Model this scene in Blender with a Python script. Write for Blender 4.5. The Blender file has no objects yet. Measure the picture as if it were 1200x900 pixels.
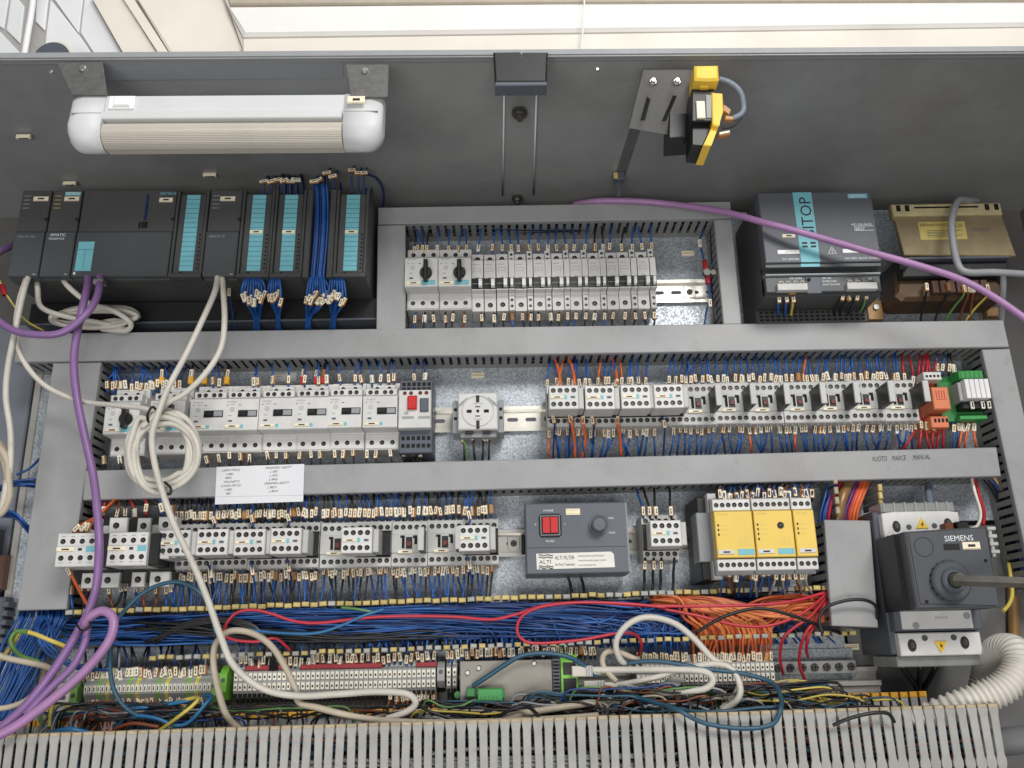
import bpy, math, random
from mathutils import Vector, Matrix
random.seed(7)
sc = bpy.context.scene
COL = sc.collection
# ---------------------------------------------------------------- camera (metres; X right, Y into the cabinet, Z up)
FPX = 1030.0
ZC = 1.30                                   # height of the lens
CAM = Vector((0.0, -1.16644, ZC))           # the mounting plate is the plane Y = 0
PITCH, YAW, ROLL = 0.298302, 0.0088736, -0.0202306
_f = Vector((math.sin(YAW)*math.cos(PITCH), math.cos(YAW)*math.cos(PITCH), math.sin(PITCH)))
_r = Vector((math.cos(YAW), -math.sin(YAW), 0.0)); _u = _r.cross(_f)
RT = _r*math.cos(ROLL) + _u*math.sin(ROLL); UP = -_r*math.sin(ROLL) + _u*math.cos(ROLL)
cd = bpy.data.cameras.new('camera'); cam = bpy.data.objects.new('camera', cd); COL.objects.link(cam)
cam.matrix_world = Matrix(((RT.x, UP.x, -_f.x, CAM.x), (RT.y, UP.y, -_f.y, CAM.y), (RT.z, UP.z, -_f.z, CAM.z), (0, 0, 0, 1)))
cd.sensor_width = 36.0; cd.lens = 36.0*FPX/1200.0; cd.clip_start = 0.02; cd.clip_end = 60
sc.camera = cam
def P(u, v, d):
    """point of the place that stands d millimetres in front of the plate, surveyed from the photograph"""
    w = _f + RT*((u-600)/FPX) + UP*((450-v)/FPX)
    return CAM + w*((-d*0.001-CAM.y)/w.y)
# ---------------------------------------------------------------- world, window light and added fills
W = bpy.data.worlds.new('World'); sc.world = W; W.use_nodes = True
W.node_tree.nodes['Background'].inputs[0].default_value = (0.93, 0.95, 1.0, 1)
W.node_tree.nodes['Background'].inputs[1].default_value = 0.24
def area(name, loc, target, size, size_y, power, col):
    L = bpy.data.lights.new(name, 'AREA'); L.shape = 'RECTANGLE'; L.size = size; L.size_y = size_y; L.energy = power; L.color = col
    o = bpy.data.objects.new(name, L); COL.objects.link(o); o.location = loc
    o.rotation_euler = (Vector(target)-Vector(loc)).to_track_quat('-Z', 'Y').to_euler()
area('hall_window_light', (0.9, -2.7, ZC+1.75), (0.0, 0.0, ZC+0.15), 1.3, 0.8, 64, (1.0, 0.98, 0.95))
area('low_fill_light', (-0.4, -2.6, ZC-0.75), (0.0, -0.1, ZC+0.55), 2.2, 0.8, 36, (1.0, 0.97, 0.93))  # added low fill, stands for floor bounce and brightens the roof underside
area('upper_fill_light', (0.3, -0.7, ZC+2.6), (0.0, 0.9, ZC+1.2), 2.4, 0.5, 20, (1.0, 0.98, 0.95))  # added unseen light that brightens the hall beams and wall above the roof
vs = sc.view_settings; vs.view_transform = 'Standard'; vs.look = 'None'; vs.gamma = 1; vs.exposure = 0.0; vs.use_curve_mapping = False
sc.cycles.use_denoising = True
# ---------------------------------------------------------------- materials
def lin(c):
    c /= 255.0
    return c/12.92 if c <= 0.04045 else ((c+0.055)/1.055)**2.4
MATS = {}
def mat(name, rgb, rough=0.5, metal=0.0, var=0.12, scale=40.0, bump=0.0, bscale=400.0, spec=0.5, rand=0.0, trans=0.0, alpha=1.0, dust=0.0, spangle=0, smudge=0.0, speck=0.0):
    m = bpy.data.materials.new(name); m.use_nodes = True; nt = m.node_tree; N = nt.nodes; K = nt.links
    b = N['Principled BSDF']; base = [lin(x) for x in rgb]
    b.inputs['Roughness'].default_value = rough; b.inputs['Metallic'].default_value = metal
    b.inputs['Specular IOR Level'].default_value = spec
    if trans: b.inputs['Transmission Weight'].default_value = trans
    b.inputs['Alpha'].default_value = alpha
    g = N.new('ShaderNodeNewGeometry')
    no = N.new('ShaderNodeTexNoise'); no.inputs['Scale'].default_value = scale; no.inputs['Detail'].default_value = 5.0
    no.inputs['Roughness'].default_value = 0.65
    K.new(g.outputs['Position'], no.inputs['Vector'])
    mr = N.new('ShaderNodeMapRange'); mr.inputs[1].default_value = 0.25; mr.inputs[2].default_value = 0.75
    mr.inputs[3].default_value = 1-var; mr.inputs[4].default_value = 1+var
    K.new(no.outputs['Fac'], mr.inputs[0])
    val = mr.outputs[0]
    if rand:
        oi = N.new('ShaderNodeObjectInfo'); m2 = N.new('ShaderNodeMapRange'); m2.inputs[3].default_value = 1-rand; m2.inputs[4].default_value = 1+rand
        K.new(oi.outputs['Random'], m2.inputs[0])
        mu = N.new('ShaderNodeMath'); mu.operation = 'MULTIPLY'; K.new(val, mu.inputs[0]); K.new(m2.outputs[0], mu.inputs[1]); val = mu.outputs[0]
    if spangle:
        vo = N.new('ShaderNodeTexVoronoi'); vo.inputs['Scale'].default_value = spangle; K.new(g.outputs['Position'], vo.inputs['Vector'])
        sp = N.new('ShaderNodeSeparateColor'); K.new(vo.outputs['Color'], sp.inputs[0])
        m3 = N.new('ShaderNodeMapRange'); m3.inputs[3].default_value = 0.66; m3.inputs[4].default_value = 1.34; K.new(sp.outputs[0], m3.inputs[0])
        mu = N.new('ShaderNodeMath'); mu.operation = 'MULTIPLY'; K.new(val, mu.inputs[0]); K.new(m3.outputs[0], mu.inputs[1]); val = mu.outputs[0]
        m4 = N.new('ShaderNodeMapRange'); m4.inputs[3].default_value = rough-0.12; m4.inputs[4].default_value = rough+0.12; K.new(sp.outputs[1], m4.inputs[0])
        K.new(m4.outputs[0], b.inputs['Roughness'])
    vm = N.new('ShaderNodeVectorMath'); vm.operation = 'SCALE'; vm.inputs[0].default_value = base; K.new(val, vm.inputs['Scale'])
    out = vm.outputs[0]
    if dust:
        n2 = N.new('ShaderNodeTexNoise'); n2.inputs['Scale'].default_value = 9.0; n2.inputs['Detail'].default_value = 7.0; K.new(g.outputs['Position'], n2.inputs['Vector'])
        r2 = N.new('ShaderNodeMapRange'); r2.inputs[1].default_value = 0.24; r2.inputs[2].default_value = 0.75; r2.inputs[3].default_value = 0; r2.inputs[4].default_value = dust
        K.new(n2.outputs['Fac'], r2.inputs[0])
        mx = N.new('ShaderNodeMix'); mx.data_type = 'RGBA'; K.new(r2.outputs[0], mx.inputs[0]); K.new(out, mx.inputs[6]); mx.inputs[7].default_value = (0.42, 0.37, 0.30, 1)
        out = mx.outputs[2]
    for amt, sc_, lo_, hi_, seed, cc in ((smudge, 5.5, 0.50, 0.72, 3.7, (0.10, 0.095, 0.09, 1)), (smudge*.8, 38.0, 0.60, 0.70, 8.1, (0.16, 0.14, 0.12, 1)), (speck, 420.0, 0.62, 0.66, 1.3, (0.05, 0.05, 0.05, 1))):
        if not amt: continue
        n4 = N.new('ShaderNodeTexNoise'); n4.noise_dimensions = '4D'; n4.inputs['W'].default_value = seed; n4.inputs['Scale'].default_value = sc_; n4.inputs['Detail'].default_value = 8.0; n4.inputs['Roughness'].default_value = 0.7
        K.new(g.outputs['Position'], n4.inputs['Vector'])
        r4 = N.new('ShaderNodeMapRange'); r4.inputs[1].default_value = lo_; r4.inputs[2].default_value = hi_; r4.inputs[3].default_value = 0; r4.inputs[4].default_value = amt
        K.new(n4.outputs['Fac'], r4.inputs[0])
        m5 = N.new('ShaderNodeMix'); m5.data_type = 'RGBA'; K.new(r4.outputs[0], m5.inputs[0]); K.new(out, m5.inputs[6]); m5.inputs[7].default_value = cc
        out = m5.outputs[2]
    K.new(out, b.inputs['Base Color'])
    if bump:
        n3 = N.new('ShaderNodeTexNoise'); n3.inputs['Scale'].default_value = bscale; n3.inputs['Detail'].default_value = 3.0; K.new(g.outputs['Position'], n3.inputs['Vector'])
        bp = N.new('ShaderNodeBump'); bp.inputs['Strength'].default_value = bump; bp.inputs['Distance'].default_value = 0.0006
        K.new(n3.outputs['Fac'], bp.inputs['Height']); K.new(bp.outputs[0], b.inputs['Normal'])
    MATS[name] = m
    return m
mat('duct', (153, 155, 158), 0.46, var=0.09, scale=10, bump=0.15, bscale=900, dust=0.16, smudge=0.34)
mat('duct_wall', (132, 133, 134), 0.6, var=0.12, scale=30, dust=0.15)
mat('finger', (158, 158, 155), 0.55, var=0.16, scale=45, dust=0.16, rand=0.08, smudge=0.3)
mat('tip_yellow', (196, 176, 112), 0.65, var=0.25, scale=120, rand=0.16)
mat('tip_tan', (176, 162, 136), 0.7, var=0.2, scale=120, rand=0.10)
mat('tip_grey', (170, 170, 164), 0.6, var=0.2, scale=120, rand=0.1)
mat('tip_dirty', (226, 168, 52), 0.6, var=0.25, scale=150, rand=0.12)
mat('plate', (176, 183, 190), 0.42, 0.45, var=0.22, scale=9, bump=0.10, bscale=700, spangle=560)
mat('rail', (214, 211, 202), 0.30, 0.75, var=0.10, scale=50)
mat('galv', (104, 104, 102), 0.45, 0.3, var=0.25, scale=130, bump=.1)
mat('dirty_steel', (118, 114, 108), 0.5, 0.6, var=0.25, scale=60)
mat('steel', (190, 190, 188), 0.32, 0.9, var=0.15, scale=120)
mat('zinc_dull', (142, 128, 98), 0.45, 0.3, var=0.2, scale=40, smudge=.2)
mat('zinc', (206, 194, 150), 0.42, 0.35, var=0.22, scale=55)
mat('gateway_metal', (138, 134, 126), 0.45, 0.35, var=0.12, scale=40, dust=0.1, smudge=0.2)
mat('roof_paint', (144, 146, 147), 0.34, var=0.16, scale=5, bump=0.15, bscale=1200, dust=0.12, smudge=0.35)
mat('isolator_paint', (92, 94, 96), 0.45, var=0.15, scale=12, dust=0.2, smudge=0.4)
mat('armature', (104, 50, 46), 0.5, var=0.1)
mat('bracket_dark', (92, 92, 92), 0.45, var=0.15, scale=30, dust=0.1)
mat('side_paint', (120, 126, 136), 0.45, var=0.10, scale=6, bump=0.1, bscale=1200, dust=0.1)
mat('device', (212, 212, 210), 0.46, var=0.08, scale=60, rand=0.05, dust=0.08, smudge=0.12)
mat('device_mid', (188, 189, 187), 0.48, var=0.08, scale=60, rand=0.05, dust=0.1, smudge=0.14)
mat('device_grey', (146, 149, 152), 0.5, var=0.08, scale=60)
mat('dark_grey', (84, 89, 98), 0.5, var=0.08, scale=40, bump=0.1, bscale=1500)
mat('plc', (62, 65, 66), 0.5, dust=0.07, var=0.12, scale=30, bump=0.12, bscale=1600, rand=0.06)
mat('plc_low', (72, 76, 79), 0.46, var=0.08, scale=30, bump=0.12, bscale=1600)
mat('psu', (88, 92, 98), 0.48, var=0.07, scale=30, bump=0.12, bscale=1600)
mat('alti_case', (86, 93, 103), 0.45, var=0.10, scale=30, bump=0.15, bscale=900, dust=0.10)
mat('switch_case', (70, 74, 81), 0.45, var=0.09, scale=25, bump=0.12, bscale=1200, dust=0.06)
mat('black', (26, 26, 27), 0.42, var=0.15, scale=60)
mat('void', (12, 12, 13), 0.8, var=0.1)  # near-black; flat patches of it paint the shade inside openings
mat('screw', (92, 90, 86), 0.4, 0.6, var=0.2, scale=150)
mat('teal', (116, 184, 196), 0.5, var=0.07, scale=50)
mat('white', (238, 238, 238), 0.45, var=0.03, scale=40)
mat('offwhite', (226, 224, 218), 0.5, var=0.06, scale=50)
mat('cream', (236, 227, 202), 0.5, var=0.10, scale=120, rand=0.08)
mat('sleeve', (170, 122, 74), 0.45, var=0.2, scale=120, rand=0.25)
mat('marker_white', (240, 236, 222), 0.5, var=0.06, scale=120, rand=0.05)
mat('ink', (44, 40, 38), 0.7, var=0.1)
mat('sepia', (96, 84, 70), 0.7, var=0.2, scale=200)
mat('grey_print', (150, 153, 156), 0.7, var=0.1)
mat('white_print', (225, 228, 230), 0.6, var=0.05)
mat('lamp_body', (208, 210, 212), 0.48, var=0.04, scale=10, dust=0.10, smudge=0.08)
mat('diffuser', (190, 184, 173), 0.30, var=0.06, scale=12, dust=0.12, smudge=0.1)
mat('yellow', (230, 198, 98), 0.5, var=0.05, scale=30, rand=0.02)
mat('switch_yellow', (240, 200, 70), 0.5, var=0.06, scale=40)
mat('wire_blue', (34, 84, 152), 0.42, var=0.2, scale=60, rand=0.25)
mat('wire_sky', (50, 102, 172), 0.42, var=0.2, scale=60)
mat('wire_amber', (222, 136, 80), 0.42, var=0.15, scale=60)
mat('wire_rust', (168, 76, 48), 0.42, var=0.15, scale=60)
mat('wire_navy', (28, 54, 108), 0.42, var=0.2, scale=60, rand=0.25)
mat('wire_black', (30, 31, 34), 0.42, var=0.2, scale=60, rand=0.2)
mat('wire_orange', (214, 104, 58), 0.42, var=0.15, scale=60, rand=0.12)
mat('wire_red', (178, 44, 54), 0.40, var=0.12, scale=60, rand=0.10)
mat('wire_pink', (190, 50, 66), 0.40, var=0.1, scale=60)
mat('wire_grey', (150, 152, 152), 0.42, var=0.12, scale=60)
mat('wire_brown', (126, 68, 44), 0.42, var=0.12, scale=60, rand=0.1)
mat('wire_cyan', (46, 112, 160), 0.4, var=0.1, scale=60)
mat('wire_teal', (42, 82, 104), 0.42, var=0.12, scale=50)
mat('wire_yellow', (206, 186, 86), 0.42, var=0.1, scale=60)
mat('wire_green', (96, 138, 76), 0.42, var=0.1, scale=60)
mat('wire_purple', (90, 60, 140), 0.42, var=0.1, scale=60)
mat('rust_dark', (84, 58, 46), 0.6, var=0.25, scale=40)
mat('wire_white', (230, 226, 214), 0.42, var=0.08, scale=60)
mat('cable_purple', (132, 96, 152), 0.42, var=0.14, scale=35, bump=0.08, dust=0.12, smudge=0.15)
mat('cable_pink', (162, 118, 168), 0.42, var=0.12, scale=35, bump=0.05, dust=0.12, smudge=0.15)
mat('cable_white', (204, 200, 190), 0.45, var=0.12, scale=30, dust=0.15, speck=0.55, smudge=0.25)
mat('cable_dusty', (186, 174, 154), 0.55, var=0.14, scale=30, dust=0.25, smudge=0.3, speck=0.25)
mat('cable_grey', (148, 150, 154), 0.5, var=0.1, scale=60)
mat('braid', (120, 130, 145), 0.5, var=0.55, scale=900)
mat('hose', (212, 208, 200), 0.5, var=0.10, scale=20, dust=0.3, smudge=0.2)
mat('red', (196, 30, 32), 0.42, var=0.08, scale=60)
mat('dark_red', (150, 40, 46), 0.5, var=0.10, scale=60)
mat('orange_relay', (214, 124, 86), 0.5, var=0.06, scale=60)
mat('green', (60, 150, 78), 0.45, var=0.10, scale=60)
mat('lime', (122, 190, 66), 0.45, var=0.10, scale=60)
mat('pcb_green', (52, 128, 66), 0.45, var=0.12, scale=60)
mat('terminal_grey', (160, 163, 162), 0.5, var=0.08, scale=60, rand=0.04, dust=0.12)
mat('terminal_green', (132, 184, 92), 0.5, var=0.1, scale=60, rand=0.05, dust=0.1)
mat('terminal_yellow', (210, 206, 96), 0.5, var=0.1, scale=60, rand=0.05, dust=0.1)
mat('clear', (190, 192, 190), 0.2, var=0.05, alpha=0.45)
mat('paper', (222, 224, 228), 0.7, var=0.03, scale=20)
mat('gold_label', (206, 188, 112), 0.45, 0.2, var=0.1, scale=40)
mat('copper', (86, 66, 46), 0.5, 0.3, var=0.3, scale=40)
mat('varnish', (150, 116, 76), 0.35, 0.2, var=0.3, scale=30)
mat('wall_tile', (226, 228, 230), 0.5, var=0.04, scale=6)
mat('grout', (168, 166, 164), 0.8, var=0.1)
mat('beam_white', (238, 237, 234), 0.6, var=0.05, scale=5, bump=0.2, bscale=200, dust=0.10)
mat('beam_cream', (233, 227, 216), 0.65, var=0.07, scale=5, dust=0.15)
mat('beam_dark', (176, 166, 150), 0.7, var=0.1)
mat('grey_pipe', (120, 122, 124), 0.5, var=0.1, scale=20)
# ---------------------------------------------------------------- mesh builder (box / cyl / prof / poly take millimetres, d = depth towards the viewer)
class MB:
    def __init__(s): s.v = []; s.f = []; s.m = []; s.s = []
    def face(s, idx, mi=0, sm=False): s.f.append(idx); s.m.append(mi); s.s.append(sm)
    def add(s, pts): n = len(s.v); s.v += [(p[0]*.001, -p[1]*.001, p[2]*.001) for p in pts]; return n
    def ring(s, a, b, n, mi=0, sm=False):
        for i in range(n):
            j = (i+1) % n; s.face((a+i, a+j, b+j, b+i), mi, sm)
    def poly(s, xz, d0, d1, c=0.0, mi=0):
        """outline in (x, z), counter-clockwise seen by the viewer, from depth d0 to d1, front edge chamfered by c"""
        n = len(xz); a = s.add([(x, d0, z) for x, z in xz])
        if c > 0:
            cx = sum(p[0] for p in xz)/n; cz = sum(p[1] for p in xz)/n
            b = s.add([(x, d1-c, z) for x, z in xz]); s.ring(a, b, n, mi)
            sg = lambda t, o: t - math.copysign(min(c, abs(t-o)), t-o) if abs(t-o) > 1e-6 else t
            e = s.add([(sg(x, cx), d1, sg(z, cz)) for x, z in xz]); s.ring(b, e, n, mi)
        else:
            e = s.add([(x, d1, z) for x, z in xz]); s.ring(a, e, n, mi)
        s.face(tuple(range(e, e+n)), mi); s.face(tuple(range(a+n-1, a-1, -1)), mi)
        return s
    def box(s, x0, x1, z0, z1, d0, d1, c=0.0, mi=0):
        return s.poly([(x0, z0), (x1, z0), (x1, z1), (x0, z1)], d0, d1, c, mi)
    def prof(s, dz, x0, x1, mi=0):
        """outline in (d, z) extruded along x"""
        n = len(dz); a = s.add([(x0, d, z) for d, z in dz]); b = s.add([(x1, d, z) for d, z in dz])
        s.ring(a, b, n, mi); s.face(tuple(range(a+n-1, a-1, -1)), mi); s.face(tuple(range(b, b+n)), mi)
        return s
    def cyl(s, x, z, d0, d1, r, n=12, r2=None, mi=0, c=0.0):
        r2 = r if r2 is None else r2
        cs = [(math.cos(2*math.pi*i/n), math.sin(2*math.pi*i/n)) for i in range(n)]
        a = s.add([(x+r*p, d0, z+r*q) for p, q in cs]); b = s.add([(x+r2*p, d1-c, z+r2*q) for p, q in cs]); s.ring(a, b, n, mi, True)
        if c:
            e = s.add([(x+(r2-c)*p, d1, z+(r2-c)*q) for p, q in cs]); s.ring(b, e, n, mi); b = e
        s.face(tuple(range(b, b+n)), mi)
        return s
    def tube(s, pts, r, n=6, seg=6, mi=0, caps=True, closed=False, ribs=0):
        """tube through points given in metres (already local)"""
        pts = [Vector(p) for p in pts]; q = []; m = len(pts)
        for i in range(m-1):
            p0 = pts[max(i-1, 0)]; p1 = pts[i]; p2 = pts[i+1]; p3 = pts[min(i+2, m-1)]
            for k in range(seg):
                t = k/seg
                q.append(0.5*((2*p1)+(p2-p0)*t+(2*p0-5*p1+4*p2-p3)*t*t+(3*p1-p0-3*p2+p3)*t**3))
        q.append(pts[-1])
        nn = len(q); up = None; rings = []
        for i in range(nn):
            tg = (q[min(i+1, nn-1)]-q[max(i-1, 0)])
            tg = tg.normalized() if tg.length > 1e-9 else Vector((0, 0, 1))
            if up is None:
                up = tg.cross(Vector((0.3, 1, 0.2))).normalized()
            up = (up - tg*up.dot(tg)).normalized(); sd = tg.cross(up)
            rr = r*(1.0 if i % 4 < 2 else 0.84) if ribs else r
            a = len(s.v)
            for k in range(n):
                w = 2*math.pi*k/n; p = q[i]+up*(rr*math.cos(w))+sd*(rr*math.sin(w)); s.v.append((p.x, p.y, p.z))
            rings.append(a)
        for i in range(nn-1): s.ring(rings[i], rings[i+1], n, mi, True)
        if caps: s.face(tuple(range(rings[0]+n-1, rings[0]-1, -1)), mi); s.face(tuple(range(rings[-1], rings[-1]+n)), mi)
        return s
    def mesh(s, name, mats):
        me = bpy.data.meshes.new(name); me.from_pydata(s.v, [], s.f)
        for m in mats: me.materials.append(MATS[m])
        me.polygons.foreach_set('material_index', s.m); me.polygons.foreach_set('use_smooth', s.s)
        me.update(); return me
CACHE = {}
def part(name, key, fn, mats, parent=None, loc=(0, 0, 0), rot=None, stuff=False, label=None):
    """one mesh object; parts that look alike share their mesh through the key"""
    if isinstance(mats, str): mats = (mats,)
    k = (key, mats) if key is not None else None
    if k is not None and k in CACHE: me = CACHE[k]
    else:
        mb = MB(); fn(mb); me = mb.mesh(name, mats)
        if k is not None: CACHE[k] = me
    o = bpy.data.objects.new(name, me); COL.objects.link(o); o.location = [t*.001 for t in (loc[0], -loc[1], loc[2])]
    if rot is not None: o.rotation_euler = rot
    if parent is not None: o.parent = parent
    if stuff: o['kind'] = 'stuff'
    if label: o['label'] = label
    return o
def tag(o, label, cat, group=None):
    o['label'] = label; o['category'] = cat
    if group: o['group'] = group
    return o
def thing(name, label, cat, loc, group=None, rot=None):
    o = bpy.data.objects.new(name, None); o.empty_display_size = 0.01; COL.objects.link(o); o.location = loc
    if rot is not None: o.rotation_euler = rot
    return tag(o, label, cat, group)
def structure(o): o['kind'] = 'structure'; return o
def L(x, z, d=0): return Vector((x*.001, -d*.001, ZC+z*.001))
def nth(i):
    return str(i)+('th' if 10 <= i % 100 <= 20 else {1: 'st', 2: 'nd', 3: 'rd'}.get(i % 10, 'th'))
TXT = {}
def text(s, h, parent, x, z, d, m='ink', rot=0.0, align='LEFT', name='lettering', sx=1.0, shear=0.0):
    k = (s, round(h, 2), m, align, sx, shear)
    if k not in TXT:
        c = bpy.data.curves.new('lettering', 'FONT'); c.body = s; c.size = h*.001*1.4; c.align_x = align; c.shear = shear; c.resolution_u = 2
        t = bpy.data.objects.new('tmp', c); me = bpy.data.meshes.new_from_object(t); bpy.data.objects.remove(t)
        for v in me.vertices: v.co = (v.co.x*sx, 0.0, v.co.y)
        me.materials.clear(); me.materials.append(MATS[m]); TXT[k] = me
    o = bpy.data.objects.new(name, TXT[k]); COL.objects.link(o); o.location = (x*.001, -(d+0.25)*.001, z*.001); o.parent = parent
    if rot: o.rotation_euler = (0, -rot, 0)
    return o
def cable(name, label, cat, pix, r, m, n=8, seg=8, group=None, ribs=0):
    """cable through surveyed points (u, v, d); origin at its first point"""
    pts = [P(*p) for p in pix]; o0 = pts[0].copy()
    if r >= 2.5 and not ribs:
        js = [Vector((random.uniform(-1, 1), random.uniform(-1, 1), random.uniform(-1, 1)))*.0011 for _ in pts]; pts = [p+j for p, j in zip(pts, js)]
    mb = MB(); mb.tube([p-o0 for p in pts], r*.001, n, seg, ribs=ribs)
    o = bpy.data.objects.new(name, mb.mesh(name, (m,))); COL.objects.link(o); o.location = o0
    return tag(o, label, cat, group)
# ================================================================ the setting
def PZ(u, v, z):
    w = _f + RT*((u-600)/FPX) + UP*((450-v)/FPX)
    return CAM + w*((ZC+z*.001-CAM.z)/w.z)
def slab(name, px, d0, d1, m, parent=None, c=2.0):
    """flat slab whose outline was surveyed at depth d1 (px clockwise from top left)"""
    pts = [P(u, v, d1) for u, v in px]; o0 = pts[0].copy()
    xz = [((p.x-o0.x)*1000, (p.z-o0.z)*1000) for p in pts][::-1]
    o = part(name, None, lambda b: b.poly(xz, d0-d1, 0.0, c), m)
    if parent is None: o.location = o0
    else: o.parent = parent; o.location = o0-parent.location
    return o
# hall behind and above the cabinet
hw = structure(part('hall_wall', None, lambda b: b.box(-3200, 3200, 500, 3000, -1260, -1200), 'beam_cream')); hw.location = (0, 0, ZC)
for nm, px, d0, d1, m, lb, ct in [
    ('ceiling_beam', [(255, -40), (1500, -48), (1500, 0), (268, 5)], -360, -300, 'beam_dark', 'beige shadow-coloured ceiling beam at the very top edge', 'beam'),  # the shadow along the top is put into this beam's darker colour
    ('ceiling_beam', [(266, 6), (1500, -6), (1500, 25), (284, 41)], -360, -304, 'beam_white', 'broad white rounded ceiling beam above the cabinet roof', 'beam'),
    ('ceiling_beam', [(284, 44.5), (1500, 27.5), (1500, 120), (284, 120)], -480, -300, 'beam_cream', 'lower cream ceiling beam directly above the cabinet roof edge', 'beam')]:
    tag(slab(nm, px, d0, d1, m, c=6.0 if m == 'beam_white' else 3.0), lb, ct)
pn = thing('sloping_panel', 'cream sloping panels with diagonal joints above the cabinet lamp', 'panel', P(105, 0, -330))
for px, d1 in [([(105, -6), (140, -6), (190, 70), (150, 70)], -330), ([(141, -6), (153, -6), (203, 70), (191.5, 70)], -322), ([(158, -6), (261, -6), (287, 70), (204, 70)], -326), ([(153.5, -6), (157.5, -6), (207, 70), (203.5, 70)], -340)]:
    slab('panel', px, -380, d1, 'beam_cream' if d1 > -335 else 'beam_dark', pn, 4.0)
tw = thing('tiled_wall', 'white tiled wall in the upper left corner', 'wall', P(0, 0, -345))
slab('grout_bed', [(-60, -20), (112, -20), (160, 75), (-60, 75)], -380, -349, 'grout', tw)
for px in [[(-40, -10), (11, -10), (4, 33), (-40, 10)], [(13.5, -10), (17, -6), (28, 7), (23, 50), (7, 35)], [(-40, 20), (0, 37), (24, 62), (-40, 80)], [(43, -10), (57, -10), (52, 35), (41, 25)], [(60, -6), (97.5, -8), (92, 38)], [(59, -1), (92.5, 41), (116, 75), (50, 75), (54, 38)], [(99.5, -8), (103, -8), (150, 75), (119, 75), (94, 38)]]:
    slab('tile', px, -360, -345, 'wall_tile', tw, 1.5)
cable('wall_pipe', 'thin white vertical pipe on the tiled wall', 'pipe', [(41, -20, -320), (38, 10, -320), (33, 40, -320), (27, 75, -320)], 6, 'white', 10)
gp = thing('round_duct', 'grey round duct end with a pale rim behind the cabinet corner', 'duct', P(60, 66, -250))
part('duct_body', None, lambda b: b.cyl(0, -2, -160, 0, 34, 28), 'dark_grey', gp)
part('rim', None, lambda b: b.cyl(0, 0, -170, -6, 39, 28), 'beam_cream', gp)
cable('hanging_cord', 'thin white cord hanging in front of the ceiling beams', 'cord', [(685, -15, -280), (684, 20, -280), (681, 60, -280), (680, 80, -270)], 1.6, 'white', 6)
# ---------------------------------------------------------------- cabinet shell
RZ = lambda x: 639.5-9.2*(x*.001)            # roof height along its width (mm above the lens)
cab = thing('cabinet_shell', 'dark grey painted steel cabinet enclosure with projecting roof', 'cabinet', L(0, 0, 0))
def roof(b):
    X0, X1 = -1000, 1000
    for z0, z1, d0, d1 in [(0, 2.5, -34, 340), (-5, 0, 337.5, 340)]:
        a = b.add([(X0, d0, RZ(X0)+z0), (X1, d0, RZ(X1)+z0), (X1, d1, RZ(X1)+z0), (X0, d1, RZ(X0)+z0)])
        e = b.add([(X0, d0, RZ(X0)+z1), (X1, d0, RZ(X1)+z1), (X1, d1, RZ(X1)+z1), (X0, d1, RZ(X0)+z1)])
        b.ring(a, e, 4); b.face((e, e+1, e+2, e+3)); b.face((a+3, a+2, a+1, a))
part('roof', None, roof, 'roof_paint', cab)
def hem(b):
    a = b.add([(-1000, 341.5, RZ(-1000)-3), (1000, 341.5, RZ(1000)-3), (1000, 341.5, RZ(1000)+3.5), (-1000, 341.5, RZ(-1000)+3.5)])
    e = b.add([(-1000, 330, RZ(-1000)-3), (1000, 330, RZ(1000)-3), (1000, 330, RZ(1000)+3.5), (-1000, 330, RZ(-1000)+3.5)])
    b.ring(a, e, 4); b.face((a, a+1, a+2, a+3))
part('roof_hem', None, hem, 'device_grey', cab)
def ledge(b):
    e = [PZ(96, 70, RZ(-320)-2.2)-cab.location, PZ(402, 68, RZ(-320)-2.2)-cab.location, PZ(402, 92, RZ(-320)-2.2)-cab.location, PZ(110, 94, RZ(-320)-2.2)-cab.location]
    n = len(b.v); up = Vector((0, 0, .0015)); b.v += [tuple(q) for q in e]+[tuple(q+up) for q in e]; b.face((n, n+1, n+2, n+3)); b.ring(n, n+4, 4)
part('roof_stiffener', None, ledge, 'device_grey', cab)
part('back_panel', None, lambda b: b.box(-1000, 1000, -260, 660, -40, -35), 'bracket_dark', cab)
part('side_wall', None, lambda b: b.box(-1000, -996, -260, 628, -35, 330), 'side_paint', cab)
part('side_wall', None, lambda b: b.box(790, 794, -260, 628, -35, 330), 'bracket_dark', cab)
part('left_panel', None, lambda b: b.box(-900, -668, -240, 470, -34, -24, 2), 'side_paint', cab)
part('floor_panel', None, lambda b: b.box(-1000, 1000, -262, -256, -35, 330), 'roof_paint', cab)
for u, v in [(60, 85), (205, 135), (1155, 222), (640, 75), (700, 82)]:
    p = PZ(u, v, RZ(0)-1.5) if v > 100 else P(u, v, 340.6)
    q = part('roof_screw', 'rs', lambda b: b.cyl(0, 0, -1.5, 2.0, 2.2, 8, c=.6), 'steel', cab); q.location = p-cab.location
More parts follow.
